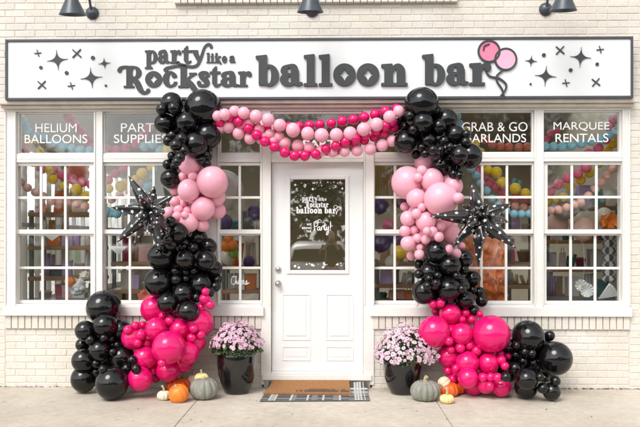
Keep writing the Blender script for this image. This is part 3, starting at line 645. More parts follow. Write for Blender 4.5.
# ------------------------------------------------------------------ balloons
def balloon_mesh(name, m, seg=36, fancy=True):
    bm = bmesh.new(); n = 22; prof = []
    for i in range(n + 1):
        a = math.pi * i / n; z = math.cos(a); r = math.sin(a)
        if z < 0: z *= 1.08; r *= (1 - .04 * (-z) ** 2)
        prof.append((r, z))
    prof[-1] = (.05, -1.09); prof += [(.035, -1.13), (.05, -1.16), (.08, -1.2), (.0, -1.19)]
    lathe(bm, prof, seg); me = bpy.data.meshes.new(name); bm.to_mesh(me); bm.free(); me.materials.append(m)
    return me
BM = {k: balloon_mesh(k + '_balloon', M[k]) for k in ('black', 'pale', 'magenta', 'yellow', 'blue', 'rose', 'coral', 'peach', 'orange', 'purple', 'green', 'greige', 'blush', 'cream')}
NM = dict(black='black_balloon', pale='pale_pink_balloon', magenta='magenta_balloon')
rb = random.Random(11)
def put_balloon(color, loc, r, root, name=None, down=False, squash=1.0):
    o = bpy.data.objects.new(name or NM.get(color, 'balloon'), BM[color]); S.collection.objects.link(o); o.parent = root
    o.location = loc - root.location; q_ = rb.uniform(.975, 1.02); o.scale = (r * q_, r / q_, r * squash * rb.uniform(.98, 1.05))
    if down: e = Vector((rb.uniform(-.2, .2), rb.uniform(-.2, .2), 1))
    else: e = Vector((rb.uniform(-.7, .7), -1, rb.uniform(-.5, .7)))
    o.rotation_euler = e.normalized().to_track_quat('Z', 'Y').to_euler()
    return o
def parse(txt): return [tuple(float(v) for v in s.split()) for s in txt.replace('\n', ';').split(';') if s.strip()]
LIM = .84
def pack(root, color, items, placed, prot=.06):
    out = []
    for it in items:
        px, rw, rp = it[0], it[1], it[2] * 1.05; lay = it[3] if len(it) > 3 else (1 if rp >= 7.3 else 2); out.append((lay, px, rw, rp, color, it[4] if len(it) > 4 else None))
    return out
def build_garland(root, sections, cy):
    items = []
    for color, txt in sections: items += pack(root, color, parse(txt), None)
    items.sort(key=lambda q: q[0]); placed = []
    for lay, px, rw, rp, color, yy in items:
        _, s0 = at(px, rw, -.3); r = rp * s0
        y = yy if yy is not None else (-.04 - r * .9 - cy(rw))
        if yy is None and lay == 0: y = -.03 - r - cy(rw) * .6
        drop = lay >= 1.2 and yy is None; ybase = y
        if drop: y = -.95
        while drop and y < ybase:        # laid on from the front until it touches
            p, s_ = at(px, rw, y + .012); r = rp * s_
            if any((p - q).length < (.84 if r < .065 else .80) * (r + rq) for q, rq in placed): break
            y += .012
        while not drop:
            p, s_ = at(px, rw, y); r = rp * s_; bad = p.z < r * .9 and False
            if lay > 0:
                for q, rq in placed:
                    if (p - q).length < LIM * (r + rq) * (1.0 if r < .065 else .93) and (yy is None): bad = True; break
            if not bad or y < -.95: break
            y -= .012
        p, s_ = at(px, rw, y); r = rp * s_
        if p.z < r: p.z = r
        placed.append((p, r)); put_balloon(color, p, r, root)
    return placed
LB_top = '''184 116 12 0; 176 128 10 0;185 128 13 0; 183 145 12 0; 190 158 11 0; 200 150 12 0;202.9 108.1 17.4; 171.6 103.3 10.5; 161.8 109.5 5.5; 173.9 108.5 6; 164.6 123.6 9.7; 186.5 122.2 10.3; 208 136 12.5 0.5; 172.5 136 6.5; 181.5 139 6; 168 141 5
195 144.5 12; 176 145.5 6; 184 151 5; 172.5 156 4.8; 180 157.5 5; 167.7 164.4 5; 174.5 166 4.6; 170.5 178.5 9.6; 205 156 7; 206.5 164 4.6; 201 160 4.5; 177 162 4.5'''
LP_ = '''200 190 13 0; 195 215 12 0; 180 205 9 0; 190 164.2 10.8; 212.2 182 15; 183 176.6 4.7; 192.9 176.4 4.5; 188.8 190.5 10.9; 203 208.5 11.4; 216 197 9 0.6; 217.5 211 8 0.7; 174.6 201.6 5; 183.9 203 4.2; 178.7 209.8 5
187.7 210.6 4.2; 177 216.5 4.8; 189 222.7 9.2; 202 225 6.5 0.8; 174 191 3.8; 168.5 213 6 0.8; 184.5 215 3.6'''
LB_mid = '''180 245 12 0; 195 260 13 0; 178 270 12 0; 192 290 12 0; 175 288 11 0; 205 280 10 0;177 233 10.6; 197.3 238.7 9.9; 171.2 245.1 5.3; 183.2 247 4.2; 193 248.2 5.4; 208.5 246.5 8; 162.2 256.4 14.1; 185.2 260 9.6; 206.3 261 10; 213.6 269 8.5
158.8 282.5 13.9; 175.4 271.3 4.5; 186 272.5 4.6; 176.2 279.7 5.5; 186 278.8 3.8; 201 284.5 10.5; 217.8 279.7 5; 215.5 286.5 5.2; 183.2 293.8 10.6 1.5; 167.8 302.7 10.2 1.6; 188.3 311.2 10.2 1.6; 164 226 5; 163.5 236 4.8; 170.6 221.8 5.4; 196.5 297.5 5; 168 240 4.5; 194 271 4.3; 210 292 5'''
LM = '''165 330 15 0; 180 345 15 0; 150 345 13 0; 160 360 13 0; 192 335 12 0;154.6 309 13.5; 200 322.6 13.6; 133.5 337.8 11.5; 156 328.7 10.5; 180 328.7 10.3; 168.9 347.5 16 1.6; 145 358 11.4; 140 378.9 11.7 1 -.55; 168.2 370.3 11.3; 187.7 353 10.8; 197 342 9 0.9; 184 363 9 0.8
162.8 316 4.2; 169.8 321 4.7; 175 315 3.9; 135.4 325.6 4.2; 143 325 3.9; 140.9 334.8 5.2; 137.8 343 4.3; 147 343 4.4; 193.8 328.7 4.2; 191.7 337.8 4.7; 200.8 334.8 4.4; 153 370.6 4.2; 155.8 378 4.5; 204.8 298.9 5.4; 210.5 305 4.4; 201.4 307.4 4.2; 205.5 291.5 3.8; 162 363 4; 128 330 4.6'''
LB_low = '''98 335 12 0; 103 360 13 0; 115 345 11 0; 120 372 10 0;103.5 307.4 16.1; 105 325.6 11.6 1.2; 85.2 330.8 9.8; 121 330.5 10.2; 82.5 345 6.6; 90.7 340 4.7; 99.5 350.6 10.2; 111 339 4.4; 83.5 360.6 11.3; 83.7 379 12.6 1 -.32; 112 384.3 16 1 -.62; 122.3 357.6 12; 96 363.6 4.5
96 372 4.5; 103 369.5 4.2; 127 368.8 5.6; 132.4 360 4.7; 136.3 368.8 4.8; 113 352 4.2; 104 338 4; 122 380 8 0.5; 117 345 4'''
def cyL(rw): return 0 if rw < 300 else min(.2, (rw - 300) / 85 * .18)
rootL = empty('balloon_garland', (X(185), -.3, 0)); tag(rootL, 'left balloon column of black, pale pink and magenta balloons ending in a black cluster', 'balloon garland', 'balloon columns beside the door')
build_garland(rootL, [('black', LB_top), ('pale', LP_), ('black', LB_mid), ('magenta', LM), ('black', LB_low)], cyL)
RB_top = '''432 114 10 0;425 128 12 0; 440 140 13 0; 455 158 12 0; 412 135 11 0;421.6 103.9 16.1; 446 120 11; 422.7 122.7 9.9; 398.3 121.6 8.3; 410 116 5.1; 404.7 126.4 4.4; 439 126.4 7.2; 455.3 134.8 9.5; 405.3 141.8 11; 397 139 6 0.6; 428.4 140.4 8.2; 444 141.3 5.4; 446 149 4.8; 450 147 4.1; 421.3 147.5 4.2
416 154.5 4.4; 425 153.7 4.2; 466.3 134.3 4.6; 465.7 142.4 5.1; 459.3 155.3 9; 470 156 12 0.7; 441.9 165.7 10; 457.3 168.5 3.8; 453.7 174.2 4.9; 459.5 175.5 4.2; 440.4 150.3 4.2; 436 154.5 5; 433 150 4.5; 413 130 4.5'''
RP = '''430 190 13 0; 440 215 14 0; 420 215 12 0; 430 235 13 0; 415 240 10 0; 445 180 11 0;423.6 163 9.2; 422 170.5 5; 418 177.5 4.4; 407.5 182.6 15.7; 432 179.8 11; 452.5 186.3 10; 441 199 16.2 1.5; 416.5 198.3 9.7; 458.2 198.3 5.5; 404.5 206.7 4.2; 422 207.3 4.2; 416.5 213.7 5
408 218.5 7.5; 425.8 221.3 9.7; 413.7 229.8 4.8; 432.6 231.4 5; 440.4 226.4 4.9; 439 237 4.7; 450.3 233.4 9.7; 417.4 238.2 4.6; 425.8 239.6 4.7; 408 243.3 7.2; 420 247 4.2; 411.5 256 4.7; 419.4 254.5 4.9; 449 248.9 4.2; 456.5 253.7 4.9; 461.5 246 3.8; 405 231 5.5; 427 231 4'''
RB_mid = '''462 303 9 0;435 265 12 0; 450 280 13 0; 432 290 11 0; 460 285 10 0;436.2 251.7 11; 463.8 258.7 9; 449.7 265.7 10.7; 428.4 272.8 9.2; 464.3 270 4.6; 419 264.3 4.6; 418.5 274 4.4; 437.6 275.6 4.2; 429 278.6 4.2; 434.8 284.6 5.2; 427.5 286 4.6; 423.7 292 11.5; 448.7 289 11.6 1.5; 465.5 299.5 8.8 1.5; 436 283 4 
479.5 292 5.1; 473 290 4.2; 481.6 300.7 6; 474 310.5 5.2; 472.8 278.4 7.6; 460 279 4.8; 462 289 4.4; 456.5 276 4.2; 440 300 8 0.6'''
RM = '''458 320 10 0; 470 316 8 0;450 335 14 0; 470 345 15 0; 490 355 12 0; 460 370 12 0; 478 372 12 0;434.4 331.8 15.2; 450.2 313.5 10.3; 491.4 333.9 18 1.3; 462 334 10.6; 448.7 356 11.2; 467.3 362.9 11.3; 488.6 363 10.4; 468 378 10; 485.6 383.6 9.7; 474 386 9 0.5; 501 386.6 9.7 1 -.46
432.9 304 4.4; 440.5 303 4.3; 436 311.4 4.4; 465.5 313 4.3; 461.8 319.6 4.1; 471.5 319.6 4.5; 480 314 3.4; 449 341 4.4; 460.3 347.6 4.9; 469.4 345.5 4.2; 476.4 350.7 5; 451 349.5 4.1; 500.5 354 3.8; 508 356 3.6; 501.4 360 4.6; 505 366 4.1; 448 370.8 4.4; 455.7 368.4 4.1; 452.7 379 4.4; 483 377.5 4.6; 490.7 377 4.1; 497.8 377.5 4.5; 489.8 386 4.5'''
RB_low = '''513 352 11 0; 508 372 10 0; 545 372 10 0;520 355 13 0; 535 365 13 0; 540 345 11 0; 512 370 9 0;528.2 337 15.6; 555.3 358.3 16.2; 526.7 379 10.7 1.2; 526 388 11.2 1 -.5; 549.5 335.8 5.2; 516.6 345.5 4.2; 516 354.5 4.1; 524.9 352 4.4; 532 353.5 4.1; 523.3 361 4.6; 533.4 363 4.4; 545 378 4.4; 555.6 381 4.9; 543 388 5.4; 551.7 391.5 8.6 1 -.6; 509 346 7 0.8; 507.5 368 7 0.8; 506 377 5; 515 368 6; 540 377 4.3'''
def cyR(rw): return 0 if rw < 300 else min(.22, (rw - 300) / 85 * .2)
rootR = empty('balloon_garland', (X(445), -.3, 0)); tag(rootR, 'right column of black, pale pink and magenta balloons, black cluster low on its right', 'balloon garland', 'balloon columns beside the door')
build_garland(rootR, [('black', RB_top), ('pale', RP), ('black', RB_mid), ('magenta', RM), ('black', RB_low)], cyR)

# hanging strings between the columns
def crop8(txt, sc=3.048, ox=210, oy=95): return [(a / sc + ox, b / sc + oy, c / sc) for a, b, c in (q[:3] for q in parse(txt))]
strings = [
 ('pale', -.33, 'upper pale pink balloon string sagging across the top of the door', '22 64 15;45 60 17;75 50 16;103 55 17;140 65 18;177 75 18;212 92 18;253 107 20;298 118 19;340 123 20;385 122 19;427 117 19;468 105 19;508 90 19;548 67 18;575 50 16'),
 ('magenta', -.30, 'magenta balloon string crossing down in front from upper left', '30 85 14;60 68 14;88 82 14;117 102 14;143 122 15;168 142 15;197 158 15;228 175 15;258 185 15;289 185 15;322 180 14;353 164 14;383 155 14;412 143 15;443 133 15;472 122 14;505 108 14;535 95 15;556 80 14'),
 ('pale', -.24, 'lowest pale pink balloon string just above the door head', '30 80 17;55 98 17;87 117 17;122 132 17;157 134 16;192 140 16;228 147 17;268 155 17;303 160 16;340 170 16;375 173 16;410 172 16;448 170 16;488 165 17;525 153 17;555 140 16'),
 ('magenta', -.17, 'magenta balloon string behind the others, close to the transoms', '80 78 13;112 88 14;142 96 14;172 102 14;206 100 13;240 97 13;272 95 13;303 93 14;335 90 14;370 86 14;403 80 15;437 75 15;470 68 15;503 60 15;535 50 15;568 42 14'),
]
strings += [('magenta', -.22, 'short magenta balloon string dipping low in the middle above the door', '300 172 14;328 182 14;356 170 14;383 172 13;410 150 14;440 146 14;470 138 14;500 128 14;530 116 14;560 100 14'),
 ('pale', -.26, 'pale pink balloon string bunched at the left under the sign', '20 50 15;38 76 16;58 96 16;30 100 14;74 70 15;96 88 15;120 84 15;150 106 15;182 120 15;210 128 15')]
for col, y, lb, txt in strings:
    pts = crop8(txt); root = empty('balloon_garland', (X(320), y, Z(130))); tag(root, lb, 'balloon garland', 'balloon strings over the door')
    P = []
    for px, rw, rp in pts:
        p, s_ = at(px, rw, y + rb.uniform(-.015, .015)); put_balloon(col, p, rp * 1.09 * s_, root); P.append(p - root.location)
    bm = bmesh.new(); tube(bm, P, .0015, 5); obj('string', bm, M['white'], root)

# ------------------------------------------------------------------ foil starbursts
def star5(r, n=5): return [((r if k % 2 == 0 else r * .42) * math.sin(math.pi * k / n), (r if k % 2 == 0 else r * .42) * math.cos(math.pi * k / n)) for k in range(2 * n)]
def starburst(c_px, y, spikes, label, seed):
    c, s_ = at(*c_px, y); root = empty('starburst_balloon', c); tag(root, label, 'foil balloon', 'black foil starbursts with white stars'); rr = random.Random(seed)
    for (tx, ty, dy) in spikes:
        tip, _ = at(tx, ty, y + dy); v = tip - c; L_ = v.length; q = v.to_track_quat('Z', 'Y').to_matrix().to_4x4()
        bm = bmesh.new(); ph = rr.uniform(0, 6); Rm = .052 + .010 * rr.random()
        def fr(a, z): return 1 + .10 * math.cos(4 * (a + ph)) * (1 if z > .04 else .3)
        prof = [(.012, 0), (.026, L_ * .06), (Rm * .9, L_ * .2), (Rm, L_ * .32), (Rm * .86, L_ * .5), (Rm * .62, L_ * .68), (Rm * .36, L_ * .85), (Rm * .12, L_ * .96), (.003, L_)]
        lathe(bm, prof, 20, q, 0, fr)
        def rad(z):
            for (r0, z0), (r1, z1) in zip(prof, prof[1:]):
                if z0 <= z <= z1: return r0 + (r1 - r0) * (z - z0) / (z1 - z0)
            return .01
        n = int(17 * L_ / .4)
        for i in range(n):
            z = L_ * (.1 + .86 * (i + .5) / n); a = i * 2.4 + rr.random() * .5; r0 = (.022 if z < L_ * .6 else .013) * rr.uniform(.8, 1.15); th = rr.uniform(0, 6)
            V = []
            for u, w_ in star5(r0):
                u, w_ = u * math.cos(th) - w_ * math.sin(th), u * math.sin(th) + w_ * math.cos(th)
                zz = z + w_; rz = rad(min(max(zz, 0), L_)); aa = a + u / max(rz, .012); rz = rz * fr(aa, zz) + .0015
                V.append(bm.verts.new(q @ Vector((rz * math.cos(aa), rz * math.sin(aa), zz))))
            zz = z; rz = rad(z) * fr(a, z) + .0018; cv = bm.verts.new(q @ Vector((rz * math.cos(a), rz * math.sin(a), z)))
            for k in range(10):
                f = bm.faces.new((V[k], cv, V[(k + 1) % 10])); f.material_index = 1
        obj('spike', bm, [M['foil'], M['white']], root)
    bm = bmesh.new(); bmesh.ops.create_icosphere(bm, subdivisions=3, radius=.045); obj('core', bm, M['foil'], root, True)
starburst((150, 211), -.62, [(128.5, 176, -.05), (111, 207.5, .05), (117, 242, -.1), (134, 246, .08), (160, 250, -.12), (173.5, 195, -.05), (154, 186, .22), (140, 196, -.32), (158, 224, -.3), (138, 221, -.28), (165, 212, -.28), (147, 234, -.2), (168, 232, .1), (143, 190, .2), (168, 228, .1)], 'black foil starburst balloon with white stars against the left column', 1)
starburst((478.5, 217), -.60, [(472.5, 183.5, -.05), (511.5, 204, -.05), (516, 248, -.1), (478.5, 267, -.05), (452.5, 247.5, -.1), (430, 216, -.08), (509, 222, .16), (488, 205, -.28), (467, 226, -.3), (462, 205, .15), (492, 230, -.27), (475, 208, -.3), (495, 240, .15), (463, 236, .1), (484, 243, -.2)], 'black foil starburst balloon with white stars against the right column', 2)

# ------------------------------------------------------------------ planters with chrysanthemums
mumpet = [mat('mum_petal', (.78, .54, .65), .6, .12, 30), mat('mum_petal_deep', (.62, .32, .50), .6), mat('mum_centre', (.55, .22, .30), .7)]
mumpet2 = [mat('mum_petal_light', (.82, .64, .72), .6, .1, 30), mat('mum_petal_rose', (.74, .38, .56), .6), mat('mum_centre_dark', (.35, .10, .15), .7)]
def pot(px0, px1, rtop, rbot, y, label):
    c, s_ = at((px0 + px1) / 2, 370, y); rt = (px1 - px0) / 2 * s_; h = Z(rtop, y); root = empty('flower_pot', (c.x, y, 0)); tag(root, label, 'plant pot', 'glossy black planters beside the door')
    bm = bmesh.new()
    prof = [(0, .004), (rt * .60, .004), (rt * .64, .02), (rt * .78, h * .2), (rt * .93, h * .45), (rt * 1.0, h * .72), (rt * 1.0, h * .9), (rt * .975, h - .006), (rt * .96, h), (rt * .90, h), (rt * .9, h - .03), (rt * .93, h * .72), (rt * .8, h * .3), (0, h * .25)]
    lathe(bm, prof, 48); obj('pot_body', bm, M['pot'], root)
    bm = bmesh.new(); lathe(bm, [(0, h - .035), (rt * .9, h - .04)], 32); obj('soil', bm, M['soil'], root)
    return c.x, rt, h
def flower(bm, p, nrm, r, rr, npet=13):
    q = (nrm.to_track_quat('Z', 'Y').to_matrix().to_4x4()); q.translation = p
    for ring_, (rad_, cup, mi, n) in enumerate(((r, .10, 0, npet), (r * .72, .35, 0, npet - 3), (r * .42, .6, 1, 7))):
        for k in range(n):
            a = 2 * math.pi * (k + .5 * (ring_ % 2)) / n + rr.uniform(-.08, .08); w_ = rad_ * .30; l = rad_ * rr.uniform(.88, 1.08)
            ca, sa = math.cos(a), math.sin(a)
            def P(u, v, z): return bm.verts.new(q @ Vector((u * ca - v * sa, u * sa + v * ca, z)))
            z0 = r * .05 * ring_
            vs_ = [P(rad_ * .08, 0, z0), P(l * .6, -w_ / 2, z0 + cup * l * .35), P(l, 0, z0 + cup * l * .8), P(l * .6, w_ / 2, z0 + cup * l * .35)]
            f = bm.faces.new(vs_); f.material_index = mi
    rg = [bm.verts.new(q @ Vector((r * .16 * math.cos(k * 1.047), r * .16 * math.sin(k * 1.047), r * .3))) for k in range(6)]
    f = bm.faces.new(rg); f.material_index = 2
def mum(cx, cy, h, rx, rz, nf, fr_, mats, label, seed, droop=0.0, zlow=.0, tilt=0):
    rr = random.Random(seed); root = empty('chrysanthemum', (cx, cy, h - .03)); tag(root, label, 'flower plant', 'chrysanthemums in the black pots')
    c0 = Vector((0, 0, .04)); bm = bmesh.new()
    for i in range(60):     # stems
        a = rr.uniform(0, 6.28); u = rr.random() ** .5; e = Vector((math.cos(a) * u * rx * .85, math.sin(a) * u * rx * .85, .04 + rz * (1 - .5 * u * u) * .85))
        tube(bm, [Vector((math.cos(a) * .03, math.sin(a) * .03, -.02)), e * .5 + Vector((0, 0, .02)), e], [.004, .003, .0025], 5, cap=False)
    obj('stems', bm, M['leaf'], root)
    bm = bmesh.new()
    for i in range(2600):
        a = rr.uniform(0, 6.28); el = rr.uniform(-.35, 1.4); k = rr.uniform(.45, .96)
        p = Vector((math.cos(a) * math.cos(el) * rx * k, math.sin(a) * math.cos(el) * rx * k, .05 + math.sin(el) * rz * k * (.9 if el > 0 else .35)))
        if math.hypot(p.x, p.y) > rx * .95: continue
        d = Vector((rr.gauss(0, 1), rr.gauss(0, 1), rr.gauss(.2, 1))).normalized(); s = d.orthogonal().normalized(); l = rr.uniform(.02, .042); w_ = l * .32
        V = [bm.verts.new(p + o_) for o_ in (Vector(), d * l * .45 + s * w_, d * l * .75 + s * w_ * .55, d * l, d * l * .75 - s * w_ * .55, d * l * .45 - s * w_)]
        bm.faces.new(V)
    obj('foliage', bm, M['leaf'], root)
    bm = bmesh.new(); pts = []; tries = 0
    while len(pts) < nf and tries < 30000:
        tries += 1
        a = rr.uniform(0, 6.28); el = math.asin(rr.uniform(zlow, 1)); k = rr.uniform(.86, 1.08) * (1 + .07 * math.sin(2.3 * a + seed) * math.cos(3 * el + seed))
        p = Vector((math.cos(a) * math.cos(el) * rx * k, math.sin(a) * math.cos(el) * rx * k, .06 + math.sin(el) * rz * k))
        if any((p - q).length < fr_ * .95 for q in pts): continue
        pts.append(p)
        nrm = Vector((p.x / rx ** 2, p.y / rx ** 2, max((p.z - .06), .0) / rz ** 2)).normalized() + Vector((rr.gauss(0, .18), rr.gauss(0, .18) - .1, rr.gauss(.1, .15)))
        flower(bm, p, nrm.normalized(), fr_ * rr.choice([.45, .7, .85, 1, 1.1, 1.2]), rr)
    fo = obj('blossoms', bm, mats, root); fo['kind'] = 'stuff'
    return root
cx, rt, h = pot(217, 256.5, 351.5, 394, -.27, 'glossy black planter on the left of the door')
mum(cx, -.27, h, .255, .26, 520, .020, mumpet, 'mauve pink chrysanthemum in the pot on the left of the door', 4, zlow=.1)
cx, rt, h = pot(383, 422, 357, 394.5, -.27, 'glossy black planter on the right of the door')
m2 = mum(cx + .03, -.27, h - .02, .29, .30, 540, .023, mumpet2, 'light pink chrysanthemum spilling over the pot on the right of the door', 9, zlow=-.08)
bm = bmesh.new(); rr = random.Random(2)
for px, rw in ((394, 363), (402, 361), (419, 361), (427, 359), (431, 357), (434, 352), (429, 363), (436, 347), (424, 355), (387, 358), (381, 353), (433, 361), (423, 348), (438, 356)):
    p, _ = at(px, rw, -.5 + abs(px - 407) * .004); flower(bm, p - m2.location, Vector((rr.uniform(-.2, .2), -1, .3)).normalized(), .026, rr)
fo = obj('blossoms', bm, mumpet2, m2); fo['kind'] = 'stuff'

# ------------------------------------------------------------------ pumpkins
PM = dict(orange=mat('orange_pumpkin', (.78, .17, .018), .42, col2=(.82, .27, .03), vscale=9, bump=.15, bscale=40), red=mat('red_orange_pumpkin', (.70, .085, .012), .4, col2=(.78, .15, .02), vscale=9, bump=.15),
          grey=mat('grey_green_pumpkin', (.19, .195, .165), .65, col2=(.30, .30, .26), vscale=14, bump=.35, bscale=50), cream=mat('cream_pumpkin', (.74, .66, .48), .5, col2=(.80, .74, .60), vscale=14, bump=.15),
          yel=mat('yellow_striped_pumpkin', (.80, .72, .42), .5, col2=(.78, .55, .12), vscale=22), peach=mat('peach_pumpkin', (.74, .55, .38), .55, col2=(.80, .68, .5), vscale=12, bump=.2), stem=mat('pumpkin_stem', (.42, .36, .2), .8, .2, 60, .5, 200))
def pumpkin(px, rbot, w_px, h_px, m, label, y=None, z=0.0, ribs=12, tilt=(0, 0), stem=.05, depthr=.13):
    if y is None: p = onground(px, rbot - 1.0); p.y += 0
    else: p, _ = at(px, rbot, y); p.z = z if z else 0
    _, s_ = at(px, rbot, p.y); R_ = w_px / 2 * s_; Hh = h_px * s_
    root = empty('pumpkin', (p.x, p.y, p.z)); tag(root, label, 'pumpkin', 'pumpkins and gourds beside the planters'); root.rotation_euler = (tilt[0], tilt[1], px)
    bm = bmesh.new(); n = 18; prof = []
    for i in range(n + 1):
        a = -math.pi / 2 + math.pi * i / n; r = math.cos(a) ** .75 if math.cos(a) > 1e-6 else 0; z_ = math.sin(a)
        dip = (.16 * math.exp(-(r / .28) ** 2)) * (1 if z_ > 0 else -1)
        prof.append((r * R_, Hh / 2 + (z_ - dip) * Hh / 2))
    def fr(a, z_): return 1 - depthr * (abs(math.cos(a * ribs / 2)) ** 6) + .012 * math.sin(3 * a + px)
    lathe(bm, prof, ribs * 8, Matrix(), 0, fr); zmin = min(v.co.z for v in bm.verts)
    for v in bm.verts: v.co.z -= zmin
    obj('fruit', bm, PM[m], root)
    bm = bmesh.new(); t = Hh * .86; k = rnd.uniform(-.4, .4); sr = R_ * .11 + .004
    tube(bm, [(0, 0, t - .02), (0, 0, t + stem * .3), (k * stem * .3, 0, t + stem * .7), (k * stem, .3 * stem, t + stem * 1.1)], [sr * 1.6, sr * 1.05, sr * .85, sr], 7); obj('stem', bm, PM['stem'], root)
    return root
pumpkin(203.8, 399.8, 28.5, 22, 'grey', 'ribbed grey-green pumpkin beside the left planter under a tiny striped gourd', ribs=11, stem=.02)
pumpkin(201.5, 385.8, 14.2, 10.5, 'yel', 'tiny yellow and cream striped gourd on top of the left grey-green pumpkin', y=-.47, z=Z(383.4, -.47), ribs=11, stem=.035)
pumpkin(194, 392, 15, 17.5, 'peach', 'pale peach gourd wedged behind the left grey-green pumpkin', y=-.2, ribs=10, stem=.05)
pumpkin(178.5, 393.5, 25, 15.5, 'red', 'red-orange pumpkin at the back of the left pumpkin group', y=-.26, ribs=12, stem=.045)
pumpkin(181.3, 402.4, 20.5, 18.5, 'orange', 'bright orange pumpkin at the front of the left pumpkin group', ribs=10, depthr=.05, stem=.02, tilt=(.35, 0))
pumpkin(164, 400.9, 14, 9.8, 'cream', 'small cream pumpkin at the left end of the left pumpkin group', ribs=10, stem=.05)
pumpkin(425.3, 401.2, 30, 21, 'grey', 'ribbed grey-green pumpkin beside the right planter with no gourd on top', ribs=13, stem=.05)
pumpkin(449.5, 399, 20, 14.5, 'red', 'red-orange pumpkin in the right group behind the tiny cream one', y=-.40, ribs=10, stem=.02)
pumpkin(457.5, 395.5, 17, 12.5, 'red', 'red-orange pumpkin half hidden under the magenta balloons on the right', y=-.28, ribs=10, stem=.01)
pumpkin(447, 404.2, 14.5, 9.5, 'yel', 'tiny cream and yellow pumpkin at the front of the right group', ribs=11, stem=.06)
pumpkin(440.5, 386, 13, 13, 'peach', 'pale warty gourd lying on its side over the right pumpkins', y=-.43, z=Z(386.0, -.43), ribs=9, stem=.02, tilt=(0, 1.1))

# ------------------------------------------------------------------ mats
def quad_sheet(name, c, th, m, nx, ny, idx, lift=None):
    """c: four ground corners (back-left, back-right, front-right, front-left)"""
    bm = bmesh.new(); V = {}
    for k, dz in ((0, 0), (1, th)):
        for j in range(ny + 1):
            for i in range(nx + 1):
                u, v = i / nx, j / ny; p = (c[0] * (1 - u) + c[1] * u) * (1 - v) + (c[3] * (1 - u) + c[2] * u) * v
                z = (lift(u, v) if lift else 0) + dz; V[k, i, j] = bm.verts.new((p.x, p.y, z))
    for j in range(ny):
        for i in range(nx):
            f = bm.faces.new((V[1, i, j + 1], V[1, i + 1, j + 1], V[1, i + 1, j], V[1, i, j])); f.material_index = idx(i / nx, j / ny, i, j)
            bm.faces.new((V[0, i, j], V[0, i + 1, j], V[0, i + 1, j + 1], V[0, i, j + 1]))
    for i in range(nx):
        bm.faces.new((V[0, i, ny], V[0, i + 1, ny], V[1, i + 1, ny], V[1, i, ny])); bm.faces.new((V[0, i + 1, 0], V[0, i, 0], V[1, i, 0], V[1, i + 1, 0]))
    for j in range(ny):
        bm.faces.new((V[0, 0, j], V[0, 0, j + 1], V[1, 0, j + 1], V[1, 0, j])); bm.faces.new((V[0, nx, j + 1], V[0, nx, j], V[1, nx, j], V[1, nx, j + 1]))
    return bm
fl, fr2 = onground(259.8, 402), onground(369.8, 401.3); yb_ = -.045
bl, br = Vector((fl.x + .03, yb_, 0)), Vector((fr2.x - .0, yb_, 0))
lift = lambda u, v: .004 + .055 * max(0, 1 - v * 2.6) ** 1.5
mg = [mat('rug_charcoal', (.075, .078, .08), .95, .2, 120, .8, 400), mat('rug_grey', (.24, .24, .24), .95, .2, 120, .8, 400), mat('rug_white', (.62, .61, .58), .95, .1, 120, .8, 400)]
def plaid(u, v, i, j):
    def st(t, n):
        t = (t * n) % 1
        return 2 if t < .035 or .075 < t < .11 or .15 < t < .185 else (1 if .5 < t < .62 else 0)
    a = st(u * .98 + .13, 2) ; a = 2 if any(abs(u - q) < .008 for q in (.075, .10, .125, .865, .895, .925, .955, .27, .42, .57, .72)) else 0
    b = 2 if any(abs(v - q) < .02 for q in (.22, .32, .42, .52, .62, .985)) else (1 if .78 < v < .9 else 0)
    if a == 2 or (b == 2 and u > .8): return 2
    return 1 if (b == 1 or b == 2 or (.3 < (u * 5) % 1 < .55)) else 0
bm = quad_sheet('rug', (bl, br, fr2, fl), .008, None, 110, 30, plaid, lift)
tag(obj('plaid_rug', bm, mg), 'grey and white plaid rug laid flat in front of the door', 'rug')
cf = [onground(263, 395.6), onground(351.5, 396.5)]; cb = [Vector((cf[0].x + .06, -.052, 0)), Vector((cf[1].x - .015, -.052, 0))]
lift2 = lambda u, v: .014 + .055 * max(0, 1 - v * 2.0) ** 1.5
bm = quad_sheet('coir', (cb[0], cb[1], cf[1], cf[0]), .016, None, 30, 12, lambda *a: 0, lift2)
cm = obj('coir_doormat', bm, M['coir']); tag(cm, 'tan coir doormat lying on the plaid rug at the door', 'doormat')
bm = bmesh.new(); rr = random.Random(8)
for row, (u0, u1, v, hh) in enumerate(((.50, .93, .50, .055), (.36, .96, .74, .085))):
    u = u0
    while u < u1:
        w_ = rr.uniform(.012, .026)
        if rr.random() > .14:
            P0 = (cb[0] * (1 - u) + cb[1] * u) * (1 - v) + (cf[0] * (1 - u) + cf[1] * u) * v; zz = lift2(0, v) + .0175
            V = [bm.verts.new((P0.x + a * w_ * .8, P0.y + b * hh * rr.uniform(.4, .6), zz + (-b) * 0)) for a, b in ((0, -1), (1, -1), (1, 1), (0, 1))]; bm.faces.new(V)
        u += w_ * 1.05
obj('faded_print', bm, M['coirink'], cm)

